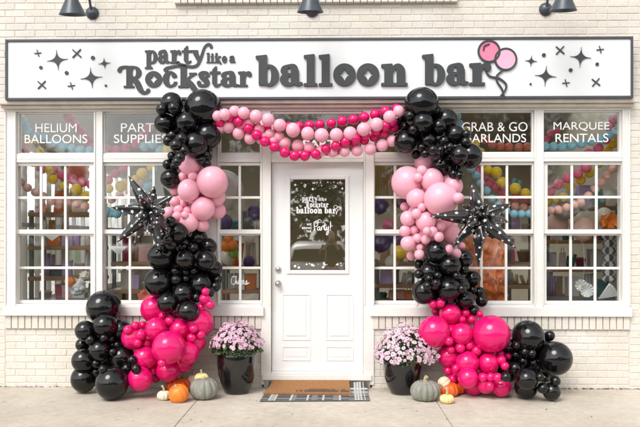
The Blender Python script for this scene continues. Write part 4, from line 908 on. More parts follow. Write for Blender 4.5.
# fallen leaves and grit
bm = bmesh.new(); rr = random.Random(21)
def leaf_at(x, y, z=.003, s=1.0, mi=0):
    a = rr.uniform(0, 6.28); l = rr.uniform(.012, .028) * s; w_ = l * .5; d = Vector((math.cos(a), math.sin(a), rr.uniform(-.1, .3))); s_ = Vector((-d.y, d.x, rr.uniform(-.3, .3)))
    p = Vector((x, y, z)); f = bm.faces.new([bm.verts.new(p + o_ + Vector((0, 0, .004))) for o_ in (-d * l, -s_ * w_, d * l, s_ * w_)]); f.material_index = mi
for i in range(120): leaf_at(X(rr.uniform(478, 560)), -.02 - abs(rr.gauss(0, .018)), mi=rr.choice([0, 0, 1]))
for i in range(110): leaf_at(X(rr.uniform(562, 640)), -.02 - abs(rr.gauss(0, .015)), s=.7, mi=rr.choice([0, 1]))
for i in range(80): leaf_at(X(rr.uniform(0, 78)), -.02 - abs(rr.gauss(0, .012)), s=.6, mi=1)
for i in range(46): leaf_at(X(rr.uniform(261, 371)), -.035 - abs(rr.gauss(0, .008)), z=.066, s=.8, mi=rr.choice([0, 1, 2]))
for i in range(34): leaf_at(rr.uniform(-2.9, 2.9), rr.uniform(-1.6, -.5), s=.5, mi=rr.choice([0, 1]))
tag(obj('fallen_leaves', bm, [mat('dry_leaf', (.20, .09, .045), .8), mat('grit', (.10, .085, .07), .9), mat('red_leaf', (.35, .05, .04), .7)]), 'dry leaves and grit gathered along the wall base', 'leaves', kind='stuff')

# ------------------------------------------------------------------ inside the shop
def bstring(color, sc, ox, oy, txt, y, label, r=None):
    root = None; P = []
    for q in parse(txt):
        px, rw = q[0] / sc + ox, q[1] / sc + oy; rp = (q[2] if len(q) > 2 else r) / sc
        p, s_ = at(px, rw, y + rb.uniform(-.02, .02))
        if root is None: root = empty('balloon_garland', p); tag(root, label, 'balloon garland', 'coloured balloon strings inside the windows')
        put_balloon(color, p, rp * s_, root, 'balloon'); P.append(p - root.location)
    bm = bmesh.new(); tube(bm, P, .0015, 4); obj('string', bm, M['white'], root)
k = 3.556
bstring('blue', k, 10, 100, '45 75;55 95;62 112;88 124;120 135;155 152;188 165;218 172;250 178;283 180;312 180', .38, 'light blue balloon string behind the helium balloons lettering', 16)
bstring('yellow', k, 10, 100, '35 60;42 82;48 108;55 132;74 150;105 182;128 215;140 250;152 282 18;193 305 15;237 318 20;272 342 19;305 350 18', .48, 'yellow balloon string in the leftmost window', 16)
bstring('rose', k, 10, 100, '30 120;42 150;52 185;82 220;112 245;152 250;185 267;222 282;258 292;290 300', .56, 'deep pink balloon string in the leftmost window', 18)
bstring('peach', k, 10, 100, '18 280;38 293;62 312;90 328;118 342;147 360;177 362;207 362;237 370;268 378;297 384', .42, 'peach balloon string low in the leftmost window', 15)
bstring('rose', k, 10, 100, '208 60 19;232 88;254 112;280 140;282 168', 1.0, 'short dark pink balloon string behind the helium balloons lettering', 16)
bstring('rose', k, 95, 100, '10 178;42 176;75 180;110 170;145 155;172 128;190 100', .56, 'deep pink balloon string behind the party supplies lettering', 17)
bstring('blue', k, 95, 100, '260 160;232 180;205 158;175 165', .45, 'light blue balloon string behind the party supplies lettering', 17)
bstring('blue', k, 95, 100, '42 395;58 402;78 405;108 395;135 378;158 350;175 325;188 302;200 272;204 245', .50, 'light blue balloon string in the second window from the left', 16)
bstring('yellow', k, 95, 100, '22 320;50 315;92 307 20;120 293;142 283;168 262 21;200 240;228 210;255 178', .40, 'yellow balloon string in the second window from the left', 16)
bstring('rose', k, 95, 100, '30 300;48 285;70 262;100 246;128 225', .66, 'deep pink balloon string in the second window from the left', 16)
bstring('peach', k, 95, 100, '30 372;60 355;88 338;120 322;160 297;182 275', .72, 'peach balloon string in the second window from the left', 14)
bstring('blue', k, 450, 100, '25 60;32 85;40 118;50 160;60 205;75 245;93 268;110 295;130 322;148 350;172 374;200 395;228 405;255 406;282 405;308 400', .36, 'light blue balloon string in the third large window', 15)
bstring('yellow', k, 450, 100, '60 110;90 155;108 186;118 225;135 248;165 257 20;185 292 19;232 315 20;268 332 18;298 338', .50, 'yellow balloon string in the third large window', 16)
bstring('rose', k, 450, 100, '88 230;102 252;120 272;140 295;162 307;190 328;232 342;268 346;298 344', .60, 'deep pink balloon string in the third large window', 17)
bstring('peach', k, 450, 100, '180 360;202 372;232 377;262 382;290 388', .62, 'peach balloon string in the third large window', 14)
bstring('coral', k, 450, 100, '125 140;150 158;180 165;210 167;245 168;275 166;305 160', .9, 'coral balloon string behind the grab and go lettering', 15)
bstring('blue', k, 535, 100, '8 158;35 165;65 166;97 166;130 163;165 156;200 148;235 140;265 125;290 110', .36, 'light blue balloon string behind the marquee rentals lettering', 16)
bstring('rose', k, 535, 100, '20 345;52 328;82 300;115 278;152 262;182 240;190 190;225 170;252 140;272 105;282 70', .46, 'deep pink balloon string in the rightmost window', 18)
bstring('yellow', k, 535, 100, '40 360;72 350;102 345;125 307;163 285;193 260;225 225;240 200;258 180;277 155;290 130', .58, 'yellow balloon string in the rightmost window', 17)
bstring('peach', k, 535, 100, '25 398;55 393;83 390;113 382;140 372;163 362;190 340;215 317;237 292;257 268;278 245;292 220', .30, 'peach balloon string in the rightmost window', 15)
bstring('rose', k, 535, 100, '18 120;40 140;55 120;75 112', .9, 'dark pink balloon string at the left of the marquee rentals lettering', 14)
def bcluster(lst, label, y):
    root = None
    for color, px, rw, rp, dy in lst:
        p, s_ = at(px, rw, y + dy)
        if root is None: root = empty('balloon_cluster', p); tag(root, label, 'balloons', 'balloon displays inside the shop')
        put_balloon(color, p, rp * s_, root, 'balloon', down=True)
def single(color, px, rw, rp, y, label):
    p, s_ = at(px, rw, y); root = empty('balloon', p); tag(root, label, 'balloon', 'large single balloons inside the shop'); put_balloon(color, p, rp * s_, root, 'skin', down=True)
    bm = bmesh.new(); tube(bm, [(0, 0, -rp * s_ * 1.18), (.01, 0, -rp * s_ * 1.18 - .25), (-.01, 0, -rp * s_ * 1.18 - .5)], .002, 5); obj('ribbon', bm, M['white'], root)
single('greige', 223, 190, 20.5, .9, 'big greige balloon inside the narrow window left of the door')
single('blush', 583.5, 229, 11.5, .7, 'pale pink teardrop balloon inside the rightmost window')
single('blush', 557, 224, 11, 1.0, 'peach blush balloon at the left of the rightmost window')
single('cream', 604, 216, 8.5, .9, 'small cream balloon above the orange bow')
single('coral', 78, 174, 11, 1.4, 'big coral balloon behind the leftmost window')
bcluster([('purple', 224.5, 223, 8.5, 0), ('purple', 255, 213, 8, .1), ('orange', 229, 238, 4.5, -.1), ('orange', 226, 246, 5.5, -.1), ('orange', 233, 245, 5, -.12), ('green', 233, 253, 5, -.05), ('green', 236, 248, 4, 0), ('cream', 227, 257, 7, .1), ('cream', 250, 238, 5, .3), ('purple', 249, 262, 6, .3)], 'purple, orange and green balloons stacked inside the narrow window left of the door', .8)
bcluster([('purple', 381, 241, 11, 0), ('purple', 402, 238, 11, .1), ('yellow', 399, 252, 7, -.1), ('yellow', 408, 250, 8, -.05), ('cream', 392, 262, 7, .1), ('purple', 380, 205, 9, .4), ('purple', 400, 200, 8, .5), ('rose', 388, 225, 6, .4)], 'purple and yellow balloons inside the narrow window right of the door', .7)
# sequin balloon: pale globe covered in confetti
p, s_ = at(565, 204, .8); root = empty('confetti_balloon', p); tag(root, 'round white confetti speckled balloon inside the rightmost window', 'balloon')
cm_ = mat('confetti', (.55, .52, .48), .35, col2=(.14, .13, .12), vscale=60); bm = bmesh.new(); bmesh.ops.create_icosphere(bm, subdivisions=4, radius=15.5 * s_); obj('skin', bm, cm_, root, True)
# shelving
def shelving(px0, px1, rows, y, dep, label, seed, wood='shelf', ztop_row=160):
    x0, x1 = X(px0, y), X(px1, y); rr = random.Random(seed); root = empty('shelving_unit', ((x0 + x1) / 2, y, .02)); tag(root, label, 'shelves', 'shelving units inside the shop'); off = root.location.copy()
    zt_ = Z(ztop_row, y)
    for xx in (x0, x1 - .04):
        for yy in (y, y + dep - .04):
            bm = bmesh.new(); box(bm, xx - off.x, xx + .04 - off.x, yy - off.y, yy + .04 - off.y, 0, zt_ - .02); obj('upright', bm, M['shelfmetal'], root)
    zs = [Z(r_, y) for r_ in rows]
    for z_ in zs:
        bm = bmesh.new(); box(bm, x0 - .01 - off.x, x1 + .01 - off.x, -.01, dep + .01, z_ - .045 - .02, z_ - .02, bev=.004); obj('shelf', bm, M[wood], root)
    return x0, x1, zs
GOODS = ['cloth', 'cream', 'kraft', 'slate', 'rose', 'teal', 'peach', 'lilac', 'orange', 'gold', 'cloth', 'cream', 'cloth']
def goods(x0, x1, y, z, dep, rr, hmax, where):
    x = x0 + .05
    while x < x1 - .1:
        kind = rr.choice(['box', 'jar', 'roll', 'bag', 'basket', 'box']); w_ = rr.uniform(.06, .17); h_ = min(hmax, rr.uniform(.1, .3)); c = rr.choice(GOODS); yy = y + rr.uniform(.02, max(.03, dep - w_ - .02)); xx = x + w_ / 2
        bm = bmesh.new()
        cn = {'cloth': 'white', 'cream': 'cream', 'kraft': 'kraft brown', 'slate': 'dark grey', 'rose': 'deep pink', 'teal': 'teal', 'peach': 'peach', 'lilac': 'lilac', 'orange': 'orange', 'gold': 'gold'}[c]
        if kind == 'box':
            box(bm, -w_ / 2, w_ / 2, 0, w_ * .8, 0, h_ * .8, bev=.004); box(bm, -w_ / 2 - .004, w_ / 2 + .004, -.004, w_ * .8 + .004, h_ * .8, h_ * .8 + .025, bev=.003); nm, cat = 'gift_box', 'box'
        elif kind == 'jar':
            r_ = w_ * .33; lathe(bm, [(0, 0), (r_, 0), (r_ * 1.05, h_ * .1), (r_ * 1.05, h_ * .7), (r_ * .7, h_ * .85), (r_ * .7, h_), (0, h_)], 16, Matrix.Translation((0, .08, 0))); nm, cat = 'jar', 'jar'
        elif kind == 'roll':
            for q in range(3):
                a = Vector((-w_ * .3 + q * w_ * .3, .06 + .02 * q, 0)); tube(bm, [a, a + Vector((rr.uniform(-.04, .04), 0, h_ * rr.uniform(.9, 1.3)))], .022, 10)
            nm, cat = 'paper_rolls', 'paper rolls'
        elif kind == 'basket':
            lathe(bm, [(0, 0), (w_ * .34, 0), (w_ * .5, h_ * .5), (w_ * .52, h_ * .5), (w_ * .5, h_ * .53), (w_ * .36, .02), (0, .02)], 18, Matrix.Translation((0, .1, 0))); nm, cat = 'basket', 'basket'
            for q in range(5): bmesh.ops.create_icosphere(bm, subdivisions=2, radius=w_ * .16, matrix=Matrix.Translation((rr.uniform(-.25, .25) * w_, .1 + rr.uniform(-.2, .2) * w_, h_ * .52)))
        else:
            v = box(bm, -w_ / 2, w_ / 2, 0, .08, 0, h_)
            for q in v:
                if q.co.z > h_ / 2: q.co.y = .04 + (q.co.y - .04) * .3; q.co.x *= .9
            tube(bm, [(-w_ * .2, .04, h_), (-w_ * .15, .04, h_ + .06), (w_ * .15, .04, h_ + .06), (w_ * .2, .04, h_)], .004, 6); nm, cat = 'gift_bag', 'bag'
        o = obj(nm, bm, M[c], None, kind in ('jar', 'roll', 'basket')); o.location = (xx, yy, z); o.rotation_euler.z = rr.uniform(-.2, .2)
        tag(o, f'{cn} {nm.replace("_", " ")} on the {where}', cat, 'goods on the shelves inside'); x += w_ + rr.uniform(.0, .015)
rr = random.Random(77)
units = [(29, 97, (212, 246, 277, 303), .75, .4, 'wood and grey metal shelving unit behind the leftmost window', 'inside the leftmost window'),
         (112, 172, (232, 262, 290), 1.1, .45, 'low wood and metal shelving unit behind the second window', 'inside the second window'),
         (222, 262, (232, 266, 290), 1.5, .4, 'narrow shelving unit behind the window left of the door', 'inside the window left of the door'),
         (376, 425, (262, 284, 300), 1.2, .4, 'narrow shelving unit behind the window right of the door', 'inside the window right of the door'),
         (508, 540, (200, 232, 262, 285), 1.6, .4, 'tall shelving unit at the right of the third large window', 'inside the third large window'),
         (546, 620, (206, 240, 268, 296), 1.5, .45, 'wide shelving unit behind the rightmost window', 'inside the rightmost window')]
for i, (a, b, rows, y, dep, lb, wh) in enumerate(units):
    x0, x1, zs = shelving(a, b, rows, y, dep, lb, i, ztop_row=rows[0] - 2)
    zs2 = sorted(zs, reverse=True)
    for q, z_ in enumerate(zs2):
        hm = (zs2[q - 1] - z_ - .08) if q else .3
        if hm > .06: goods(x0, x1, y, z_, dep, rr, hm, ['top shelf', 'second shelf', 'third shelf', 'lowest shelf'][min(q, 3)] + ' ' + wh)
# fringe curtain, orange tulle, bow, honeycomb column, paper fans, pennant, bouquet
bm = bmesh.new(); rr = random.Random(5)
for i in range(90):
    x = X(374, 1.0) + (X(425, 1.0) - X(374, 1.0)) * i / 90; z1 = Z(150, 1.0); z0 = Z(rr.uniform(185, 205), 1.0); yy = 1.0 + rr.uniform(-.03, .03); w_ = .007
    a = rr.uniform(-.02, .02); bm.faces.new([bm.verts.new(q) for q in ((x, yy, z1), (x + w_, yy, z1), (x + w_ + a, yy + .01, z0), (x + a, yy + .01, z0))])
tag(obj('fringe_curtain', bm, cmat('gold_foil', (.45, .30, .08), .3, metal=.8)), 'gold foil fringe hanging inside the narrow window right of the door', 'curtain')
def crumple(name, px0, px1, r0, r1, y, th, m, amp, seed, n=44):
    x0, x1, z0, z1 = X(px0, y), X(px1, y), Z(r1, y), Z(r0, y); bm = bmesh.new(); rr = random.Random(seed); V = {}
    from mathutils import noise
    for j in range(n + 1):
        for i in range(n + 1):
            u, v = i / n, j / n; e = math.sin(math.pi * u) ** .4 * math.sin(math.pi * v) ** .4 if 0 < u < 1 and 0 < v < 1 else 0
            q = Vector((u * 3 + seed, v * 3, 0)); V[i, j] = (x0 + (x1 - x0) * u + noise.noise(q) * .03, y - th * e - amp * e * noise.noise(q * 2.5) - amp * .5 * noise.noise(q * 7), z0 + (z1 - z0) * v + noise.noise(q + Vector((9, 9, 9))) * .03)
    W = {q: bm.verts.new(c) for q, c in V.items()}; B = {q: bm.verts.new((c[0], y + .06, c[2])) for q, c in V.items() if q[0] in (0, n) or q[1] in (0, n)}
    for j in range(n):
        for i in range(n): f = bm.faces.new((W[i, j], W[i + 1, j], W[i + 1, j + 1], W[i, j + 1])); f.smooth = True
    for i in range(n):
        bm.faces.new((W[i, 0], B[i, 0], B[i + 1, 0], W[i + 1, 0])); bm.faces.new((W[i, n], W[i + 1, n], B[i + 1, n], B[i, n])); bm.faces.new((W[0, i], W[0, i + 1], B[0, i + 1], B[0, i])); bm.faces.new((W[n, i], B[n, i], B[n, i + 1], W[n, i + 1]))
    return obj(name, bm, m)
tag(crumple('tulle_drape', 462, 506, 236, 312, .55, .22, mat('orange_tulle', (.82, .26, .09), .4, .15, 8), .12, 3), 'puffed orange tulle drape behind the third large window', 'fabric')
def bow(px, rw, sz, y, m, label):
    p, s_ = at(px, rw, y); root = empty('ribbon_bow', p); tag(root, label, 'bow'); rr = random.Random(4)
    for i in range(11):
        a = 2 * math.pi * i / 11; L_ = sz * s_ * rr.uniform(.8, 1.1); bm = bmesh.new(); V = []; d = Vector((math.cos(a), -.35 + .5 * (i % 2), math.sin(a) * .8)); s2 = d.cross(Vector((0, 1, 0))).normalized()
        for k in range(13):
            t = k / 12; c = d * L_ * math.sin(math.pi * t) ** .8 + Vector((0, -1, 0)) * L_ * .35 * math.sin(2 * math.pi * t); w_ = .02 + L_ * .22 * math.sin(math.pi * t); V.append((bm.verts.new(c + s2 * w_), bm.verts.new(c - s2 * w_)))
        for a_, b_ in zip(V, V[1:]): f = bm.faces.new((a_[0], a_[1], b_[1], b_[0])); f.smooth = True
        obj('loop', bm, m, root)
bow(610, 221, 10, .6, M['orange'], 'big orange ribbon bow inside the rightmost window')
bow(43, 208, 5, .55, M['coral'], 'orange flower bow inside the leftmost window')
bow(147, 295, 8, .5, M['coral'], 'orange and white bow low in the second window')
# black and white column
p, s_ = at(609, 264, .95); bm = bmesh.new(); rr_ = 7.5 * s_; prof = [(0, 0)]
for i in range(9): prof += [(rr_ * .55, i * rr_ * .95), (rr_, (i + .5) * rr_ * .95)]
prof += [(0, 9 * rr_ * .95)]; lathe(bm, prof, 20)
for f in bm.faces: f.material_index = int((math.atan2(f.calc_center_median().y, f.calc_center_median().x) + 3.15) / 6.3 * 10) % 2 ^ int(f.calc_center_median().z / (rr_ * .95)) % 2
o = obj('paper_column', bm, [M['cloth'], M['slate']], None, True, Vector((p.x, p.y, p.z - 4.5 * rr_ * .95 + .15))); tag(o, 'checked black and white paper column inside the rightmost window', 'decoration')
# dark display table with white paper fans
def table(px0, px1, rw, y, dep, label):
    x0, x1, z_ = X(px0, y), X(px1, y), Z(rw, y); root = empty('display_table', ((x0 + x1) / 2, y + dep / 2, .02)); tag(root, label, 'table', 'dark display tables at the windows'); hw = (x1 - x0) / 2
    bm = bmesh.new(); box(bm, -hw, hw, -dep / 2, dep / 2, z_ - .06, z_ - .02, bev=.004); obj('tabletop', bm, M['slate'], root)
    for sx in (-1, 1):
        for sy in (-1, 1): bm = bmesh.new(); box(bm, sx * (hw - .03) - .02, sx * (hw - .03) + .02, sy * (dep / 2 - .03) - .02, sy * (dep / 2 - .03) + .02, 0, z_ - .062); obj('leg', bm, M['slate'], root)
    return z_
table(546, 621, 300, .25, .5, 'dark display table behind the rightmost window'); table(20, 92, 301, .28, .35, 'dark display table behind the leftmost window')
def fan(px, rw, rp, y, a0, a1, n, label, m=None):
    p, s_ = at(px, rw, y); bm = bmesh.new(); r_ = rp * s_; c = bm.verts.new((0, 0, 0)); pr = None
    for i in range(n + 1):
        a = a0 + (a1 - a0) * i / n; v = bm.verts.new((math.cos(a) * r_, (-.03 if i % 2 else .0) - .02, math.sin(a) * r_))
        if pr: bm.faces.new((c, pr, v))
        pr = v
    o = obj('paper_fan', bm, m or M['cloth'], None, False, p); tag(o, label, 'paper fan', 'white paper decorations in the rightmost window')
fan(598, 299, 19, .35, .15, 1.0, 16, 'white pleated paper fan standing low at the right of the rightmost window')
fan(586, 290, 7, .33, 0, 6.28, 24, 'round white pleated paper rosette in the rightmost window'); fan(580, 285, 6, .36, 0, 6.28, 20, 'smaller round white paper rosette left of the other one')
for px, rw, w_, h_, y, lb in ((118, 246, 10, 9, .35, 'white paper pennant hanging in the second window'), (52, 232, 12, 9, .5, 'white paper pennant hanging in the leftmost window')):
    p, s_ = at(px, rw, y); bm = bmesh.new(); th_ = .004
    A = [(-w_ * s_, 0), (w_ * s_, 0), (0, -h_ * s_)]; V = [bm.verts.new((a, q, b)) for q in (-th_, th_) for a, b in A]
    bm.faces.new(V[:3]); bm.faces.new(V[:2:-1]); [bm.faces.new((V[i], V[i + 3], V[(i + 1) % 3 + 3], V[(i + 1) % 3])) for i in range(3)]
    o = obj('paper_pennant', bm, M['cloth'], None, False, p); tag(o, lb, 'pennant', 'white pennants inside the left windows')
def tulle(px, rw, rp, y, m, lb, seed):
    p, s_ = at(px, rw, y); from mathutils import noise; bm = bmesh.new(); bmesh.ops.create_icosphere(bm, subdivisions=4, radius=rp * s_)
    for v in bm.verts: v.co *= 1 + .35 * noise.noise(v.co.normalized() * 3 + Vector((seed, 0, 0))) + .15 * noise.noise(v.co.normalized() * 9)
    o = obj('tissue_puff', bm, m, None, True, p); tag(o, lb, 'tissue puff', 'tissue puffs inside the windows')
tulle(77, 287, 8, .5, M['cloth'], 'crumpled white tissue puff low in the leftmost window', 1); tulle(70, 282, 5, .42, M['orange'], 'small orange tissue puff beside the white one', 2)
tulle(85, 276, 5, .6, M['cream'], 'cream tissue puff above the white one in the leftmost window', 5)

# ------------------------------------------------------------------ the street the glass reflects
rt_ = random.Random(31)
lm = mat('tree_leaf', (.05, .09, .025), .6, col2=(.09, .12, .04), vscale=2); bk = mat('bark', (.09, .07, .05), .9, .3, 8, .5, 20)
def make_tree(seed):
    rr = random.Random(seed); root = empty('street_tree', (0, 0, 0)); bm = bmesh.new(); hh = 6.5
    tube(bm, [(0, 0, -.1), (.05, 0, 1.2), (-.05, .05, 2.6), (.05, 0, 4.6), (0, 0, 6.4)], [.2, .16, .14, .10, .03], 10); ends = []
    for i in range(9):
        a = rr.uniform(0, 6.28); z0 = rr.uniform(1.9, 4.8); l = rr.uniform(1.1, 2.2); e = Vector((math.cos(a) * l, math.sin(a) * l, z0 + rr.uniform(.6, 1.7))); ends.append(e)
        tube(bm, [(0, 0, z0), Vector((e.x * .5, e.y * .5, z0 + .3)), e], [.07, .045, .015], 6)
    obj('trunk', bm, bk, root); ends += [Vector((0, 0, 6.4)), Vector((.5, .3, 5.4)), Vector((-.6, -.2, 5.0))]
    vs_, fs_ = [], []
    for e in ends:
        for c in range(5):
            cc = e + Vector((rr.gauss(0, .5), rr.gauss(0, .5), rr.gauss(0, .45)))
            for q in range(130):
                p = cc + Vector((rr.gauss(0, .34), rr.gauss(0, .34), rr.gauss(0, .28))); d = Vector((rr.gauss(0, 1), rr.gauss(0, 1), rr.gauss(0, 1))).normalized(); s = d.orthogonal().normalized(); l = rr.uniform(.05, .09); b = len(vs_)
                vs_ += [tuple(p), tuple(p + d * l + s * l * .5), tuple(p + d * l * 2), tuple(p + d * l - s * l * .5)]; fs_.append((b, b + 1, b + 2, b + 3))
    obj('crown', (vs_, [], fs_), lm, root); return root
trees = [make_tree(1), make_tree(2)]; tl_ = ['leafy tree across the parking lot', 'broad leafy tree across the parking lot']
spots = [(-13, -27, .6), (-8.5, -24, .55), (-1.9, -22.5, 1.0), (1.2, -24.5, 1.15), (4.6, -22.0, 1.1), (8.2, -24, 1.25), (12, -22.5, 1.1), (16.5, -25, 1.3), (-18, -25, .6), (6.4, -29, 1.4), (-4.8, -29, .9), (21, -24, 1.2), (-23, -27, .8)]
for i, (x, y, s_) in enumerate(spots):
    o = trees[i] if i < 2 else tree_copy(trees[i % 2]); o.location = (x, y, -.5); o.scale = (s_ * 1.15, s_ * 1.15, s_); o.rotation_euler.z = rt_.uniform(0, 6)
    tag(o, tl_[i % 2], 'tree', 'trees across the parking lot')
def make_car(col, name, label, h=1.6):
    root = empty(name, (0, 0, 0)); pm = mat(name + '_paint', col, .3, coat=.6); gm = cmat('car_glass', (.015, .018, .02), .04); bl = cmat('tyre', (.02, .02, .02), .8); rd = cmat('tail_light', (.45, .02, .02), .2)
    # stations along the car (y from rear, facing the shop, to front): y, half width, z low, z belt, roof half width, z roof
    def loft(st, m, nm, cap=True):
        bm = bmesh.new(); rings = []
        for y, hw, z0, z1, rw_, zr in st:
            P = [(-hw * .93, z0), (-hw, z0 + .18), (-hw * 1.0, z1 - .18), (-hw * .95, z1), (-rw_, zr - .07), (-rw_ * .82, zr)]; P = P + [(-a, b) for a, b in P[::-1]]
            rings.append([bm.verts.new((a, y, b)) for a, b in P])
        for a, b in zip(rings, rings[1:]):
            for k in range(len(a)): f = bm.faces.new((a[k], b[k], b[(k + 1) % len(a)], a[(k + 1) % len(a)])); f.smooth = False
        bm.faces.new(rings[0]); bm.faces.new(rings[-1][::-1])
        bmesh.ops.bevel(bm, geom=list(bm.edges), offset=.02, segments=2, affect='EDGES'); bmesh.ops.recalc_face_normals(bm, faces=bm.faces)
        return obj(nm, bm, m, root, True)
    loft([(2.3, .80, .35, .80, .72, .82), (2.15, .90, .28, .88, .74, .92), (.5, .94, .26, .95, .74, h), (-.2, .94, .26, .97, .74, h + .02), (-1.5, .94, .26, .98, .73, h), (-2.1, .93, .28, .98, .71, h - .12), (-2.35, .90, .32, .98, .78, 1.02), (-2.42, .86, .38, .9, .8, .92)], pm, 'body')
    bm = bmesh.new(); V = [bm.verts.new(q) for q in ((-.70, -2.375, 1.04), (.70, -2.375, 1.04), (.62, -2.16, h - .2), (-.62, -2.16, h - .2))]; bm.faces.new(V); bmesh.ops.solidify(bm, geom=bm.faces, thickness=.02); obj('rear_window', bm, gm, root)
    for sx in (-1, 1):
        bm = bmesh.new(); V = [bm.verts.new(q) for q in ((sx * .93, -1.9, 1.03), (sx * .93, .6, 1.0), (sx * .79, .2, h - .14), (sx * .79, -1.8, h - .16))]; bm.faces.new(V); bmesh.ops.solidify(bm, geom=bm.faces, thickness=.02); obj('side_window', bm, gm, root)
        bm = bmesh.new(); box(bm, sx * .68, sx * .88, -2.46, -2.36, .72, 1.0, bev=.02); obj('tail_light', bm, rd, root)
        for yy in (-1.5, 1.4):
            bm = bmesh.new(); lathe(bm, [(0, -.1), (.2, -.11), (.31, -.11), (.34, -.08), (.34, .08), (.31, .11), (.2, .11), (0, .1)], 28, Matrix.Translation((sx * .86, yy, .34)) @ Matrix.Rotation(R(90), 4, 'Y')); obj('wheel', bm, bl, root)
    bm = bmesh.new(); box(bm, -.84, .84, -2.48, -2.38, .34, .58, bev=.03); obj('bumper', bm, M['slate'], root)
    bm = bmesh.new(); box(bm, -.26, .26, -2.455, -2.42, .66, .79, bev=.005); obj('number_plate', bm, M['white'], root)
    tag(root, label, 'car', 'cars parked facing away from the shop'); return root
xc = at(317, 250, 12.5)[0].x
for (x, col, nm, lb, h_) in ((xc, (.75, .75, .76), 'parked_suv', 'white suv parked straight behind the photographer', 1.6), (xc + 2.8, (.10, .11, .12), 'parked_car', 'dark grey car parked right of the white suv', 1.5),
                            (xc + 5.6, (.72, .72, .72), 'parked_car', 'white car parked two places right of the white suv', 1.55), (xc - 5.6, (.4, .41, .42), 'parked_car', 'silver car parked two places left of the white suv', 1.5)):
    c = make_car(col, nm, lb, h_); c.location = (x, -14.9, -.15); c.rotation_euler.z = R(180) * 0
    c.scale = (1, -1, 1) if False else (1, 1, 1); c.rotation_euler.z = R(180)
vs_, fs_ = [], []; rr = random.Random(12)
for q in range(15000):
    p = Vector((rr.uniform(-70, 70), -44 + rr.gauss(0, 1.6), 0)); top = 5.5 + 2.2 * math.sin(p.x * .21) + 1.3 * math.sin(p.x * .63 + 1) ; p.z = -.5 + top * rr.random() ** .8
    d = Vector((rr.gauss(0, 1), rr.gauss(0, .5), rr.gauss(0, 1))).normalized(); s_ = d.orthogonal().normalized(); l = rr.uniform(.25, .5); b = len(vs_)
    vs_ += [tuple(p), tuple(p + d * l + s_ * l * .6), tuple(p + d * l * 2), tuple(p + d * l - s_ * l * .6)]; fs_.append((b, b + 1, b + 2, b + 3))
tag(obj('far_woodland', (vs_, [], fs_), mat('woodland_leaf', (.075, .07, .03), .7, col2=(.12, .10, .045), vscale=.4)), 'autumn woodland edge beyond the parking lot', 'woodland', kind='stuff')
# photographer
def skin(nodes_, edges, m, name, parent, sub=2):
    me = bpy.data.meshes.new(name); me.from_pydata([n[:3] for n in nodes_], edges, []); o = bpy.data.objects.new(name, me); S.collection.objects.link(o)
    md = o.modifiers.new('s', 'SKIN'); md.use_smooth_shade = True; md.branch_smoothing = .5
    for v, n in zip(me.skin_vertices[0].data, nodes_): v.radius = (n[3], n[4] if len(n) > 4 else n[3])
    me.skin_vertices[0].data[0].use_root = True; sb = o.modifiers.new('b', 'SUBSURF'); sb.levels = sub
    dg = bpy.context.evaluated_depsgraph_get(); m2_ = bpy.data.meshes.new_from_object(o.evaluated_get(dg)); bpy.data.objects.remove(o)
    m2_.materials.append(m); m2_.polygons.foreach_set('use_smooth', [True] * len(m2_.polygons)); q = bpy.data.objects.new(name, m2_); S.collection.objects.link(q); q.parent = parent; return q
per = empty('person', (CX - .05, -7.95, 0)); tag(per, 'long-haired person in black clothes standing and holding up a camera', 'person')
sk = mat('skin', (.52, .32, .24), .5, .05, 10, sss=.1); clo = mat('black_clothes', (.015, .015, .018), .8, .1, 20); hr = mat('dark_hair', (.03, .02, .015), .45, .3, 60)
N_ = [(0, 0, .92, .14, .11), (0, 0, 1.12, .12, .09), (0, 0, 1.28, .14, .10), (0, .0, 1.38, .07, .06), (0, 0, 1.45, .05), (0, .02, 1.52, .075, .085), (0, .02, 1.60, .078, .09), (0, .01, 1.66, .05),
      (.16, 0, 1.35, .055), (.24, .12, 1.14, .042), (.10, .30, 1.36, .03), (.07, .33, 1.44, .03), (-.16, 0, 1.35, .055), (-.24, .12, 1.14, .042), (-.10, .30, 1.36, .03), (-.07, .33, 1.44, .03),
      (.09, 0, .85, .09), (.11, .02, .48, .06), (.11, -.02, .08, .042), (.11, .12, .035, .035), (-.09, 0, .85, .09), (-.11, .02, .48, .06), (-.11, -.02, .08, .042), (-.11, .12, .035, .035)]
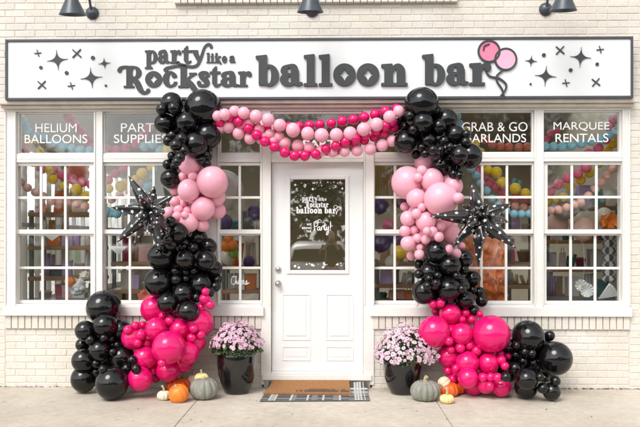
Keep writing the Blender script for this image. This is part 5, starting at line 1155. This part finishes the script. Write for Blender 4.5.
E_ = [(0, 1), (1, 2), (2, 3), (3, 4), (4, 5), (5, 6), (6, 7), (2, 8), (8, 9), (9, 10), (10, 11), (2, 12), (12, 13), (13, 14), (14, 15), (0, 16), (16, 17), (17, 18), (18, 19), (0, 20), (20, 21), (21, 22), (22, 23)]
skin(N_, E_, sk, 'body', per)
skin([(n[0], n[1], n[2] - (.06 if i == 0 else 0), n[3] + .03, (n[4] if len(n) > 4 else n[3]) + .03) for i, n in enumerate(N_[:4])] + [(x * 1.0, y, z, r + .014) for x, y, z, r in ((.16, 0, 1.35, .055), (.235, .12, 1.15, .045), (.13, .25, 1.30, .036), (-.16, 0, 1.35, .055), (-.235, .12, 1.15, .045), (-.13, .25, 1.30, .036))], [(0, 1), (1, 2), (2, 3), (2, 4), (4, 5), (5, 6), (2, 7), (7, 8), (8, 9)], clo, 'shirt', per)
skin([(0, 0, .95, .155, .125), (.09, 0, .83, .105), (.11, .02, .48, .078), (.11, -.02, .12, .07), (-.09, 0, .83, .105), (-.11, .02, .48, .078), (-.11, -.02, .12, .07)], [(0, 1), (1, 2), (2, 3), (0, 4), (4, 5), (5, 6)], clo, 'trousers', per)
skin([(0, .015, 1.675, .088, .088), (0, -.05, 1.58, .11, .08), (0, -.085, 1.42, .11, .05), (0, -.09, 1.24, .09, .04), (.075, -.01, 1.58, .03), (.085, .0, 1.42, .03), (-.075, -.01, 1.58, .03), (-.085, 0, 1.42, .03)], [(0, 1), (1, 2), (2, 3), (0, 4), (4, 5), (0, 6), (6, 7)], hr, 'hair', per)
for sx in (-1, 1):
    for q in range(4): skin([(sx * .075, .335, 1.40 + q * .022, .010), (sx * .065, .375, 1.405 + q * .022, .009), (sx * .045, .39, 1.41 + q * .022, .008)], [(0, 1), (1, 2)], sk, 'finger', per, 1)
bm = bmesh.new(); box(bm, -.065, .065, .29, .36, 1.41, 1.50, bev=.01); box(bm, -.03, .03, .30, .35, 1.50, 1.525, bev=.008); lathe(bm, [(0, .36), (.036, .36), (.038, .44), (.03, .445), (0, .435)], 20, Matrix.Translation((0, 0, 1.455)) @ Matrix.Rotation(R(-90), 4, 'X'))
o = obj('camera_body', bm, M['slate']); o.location = per.location; tag(o, 'dark camera held at the face of the photographer', 'camera')
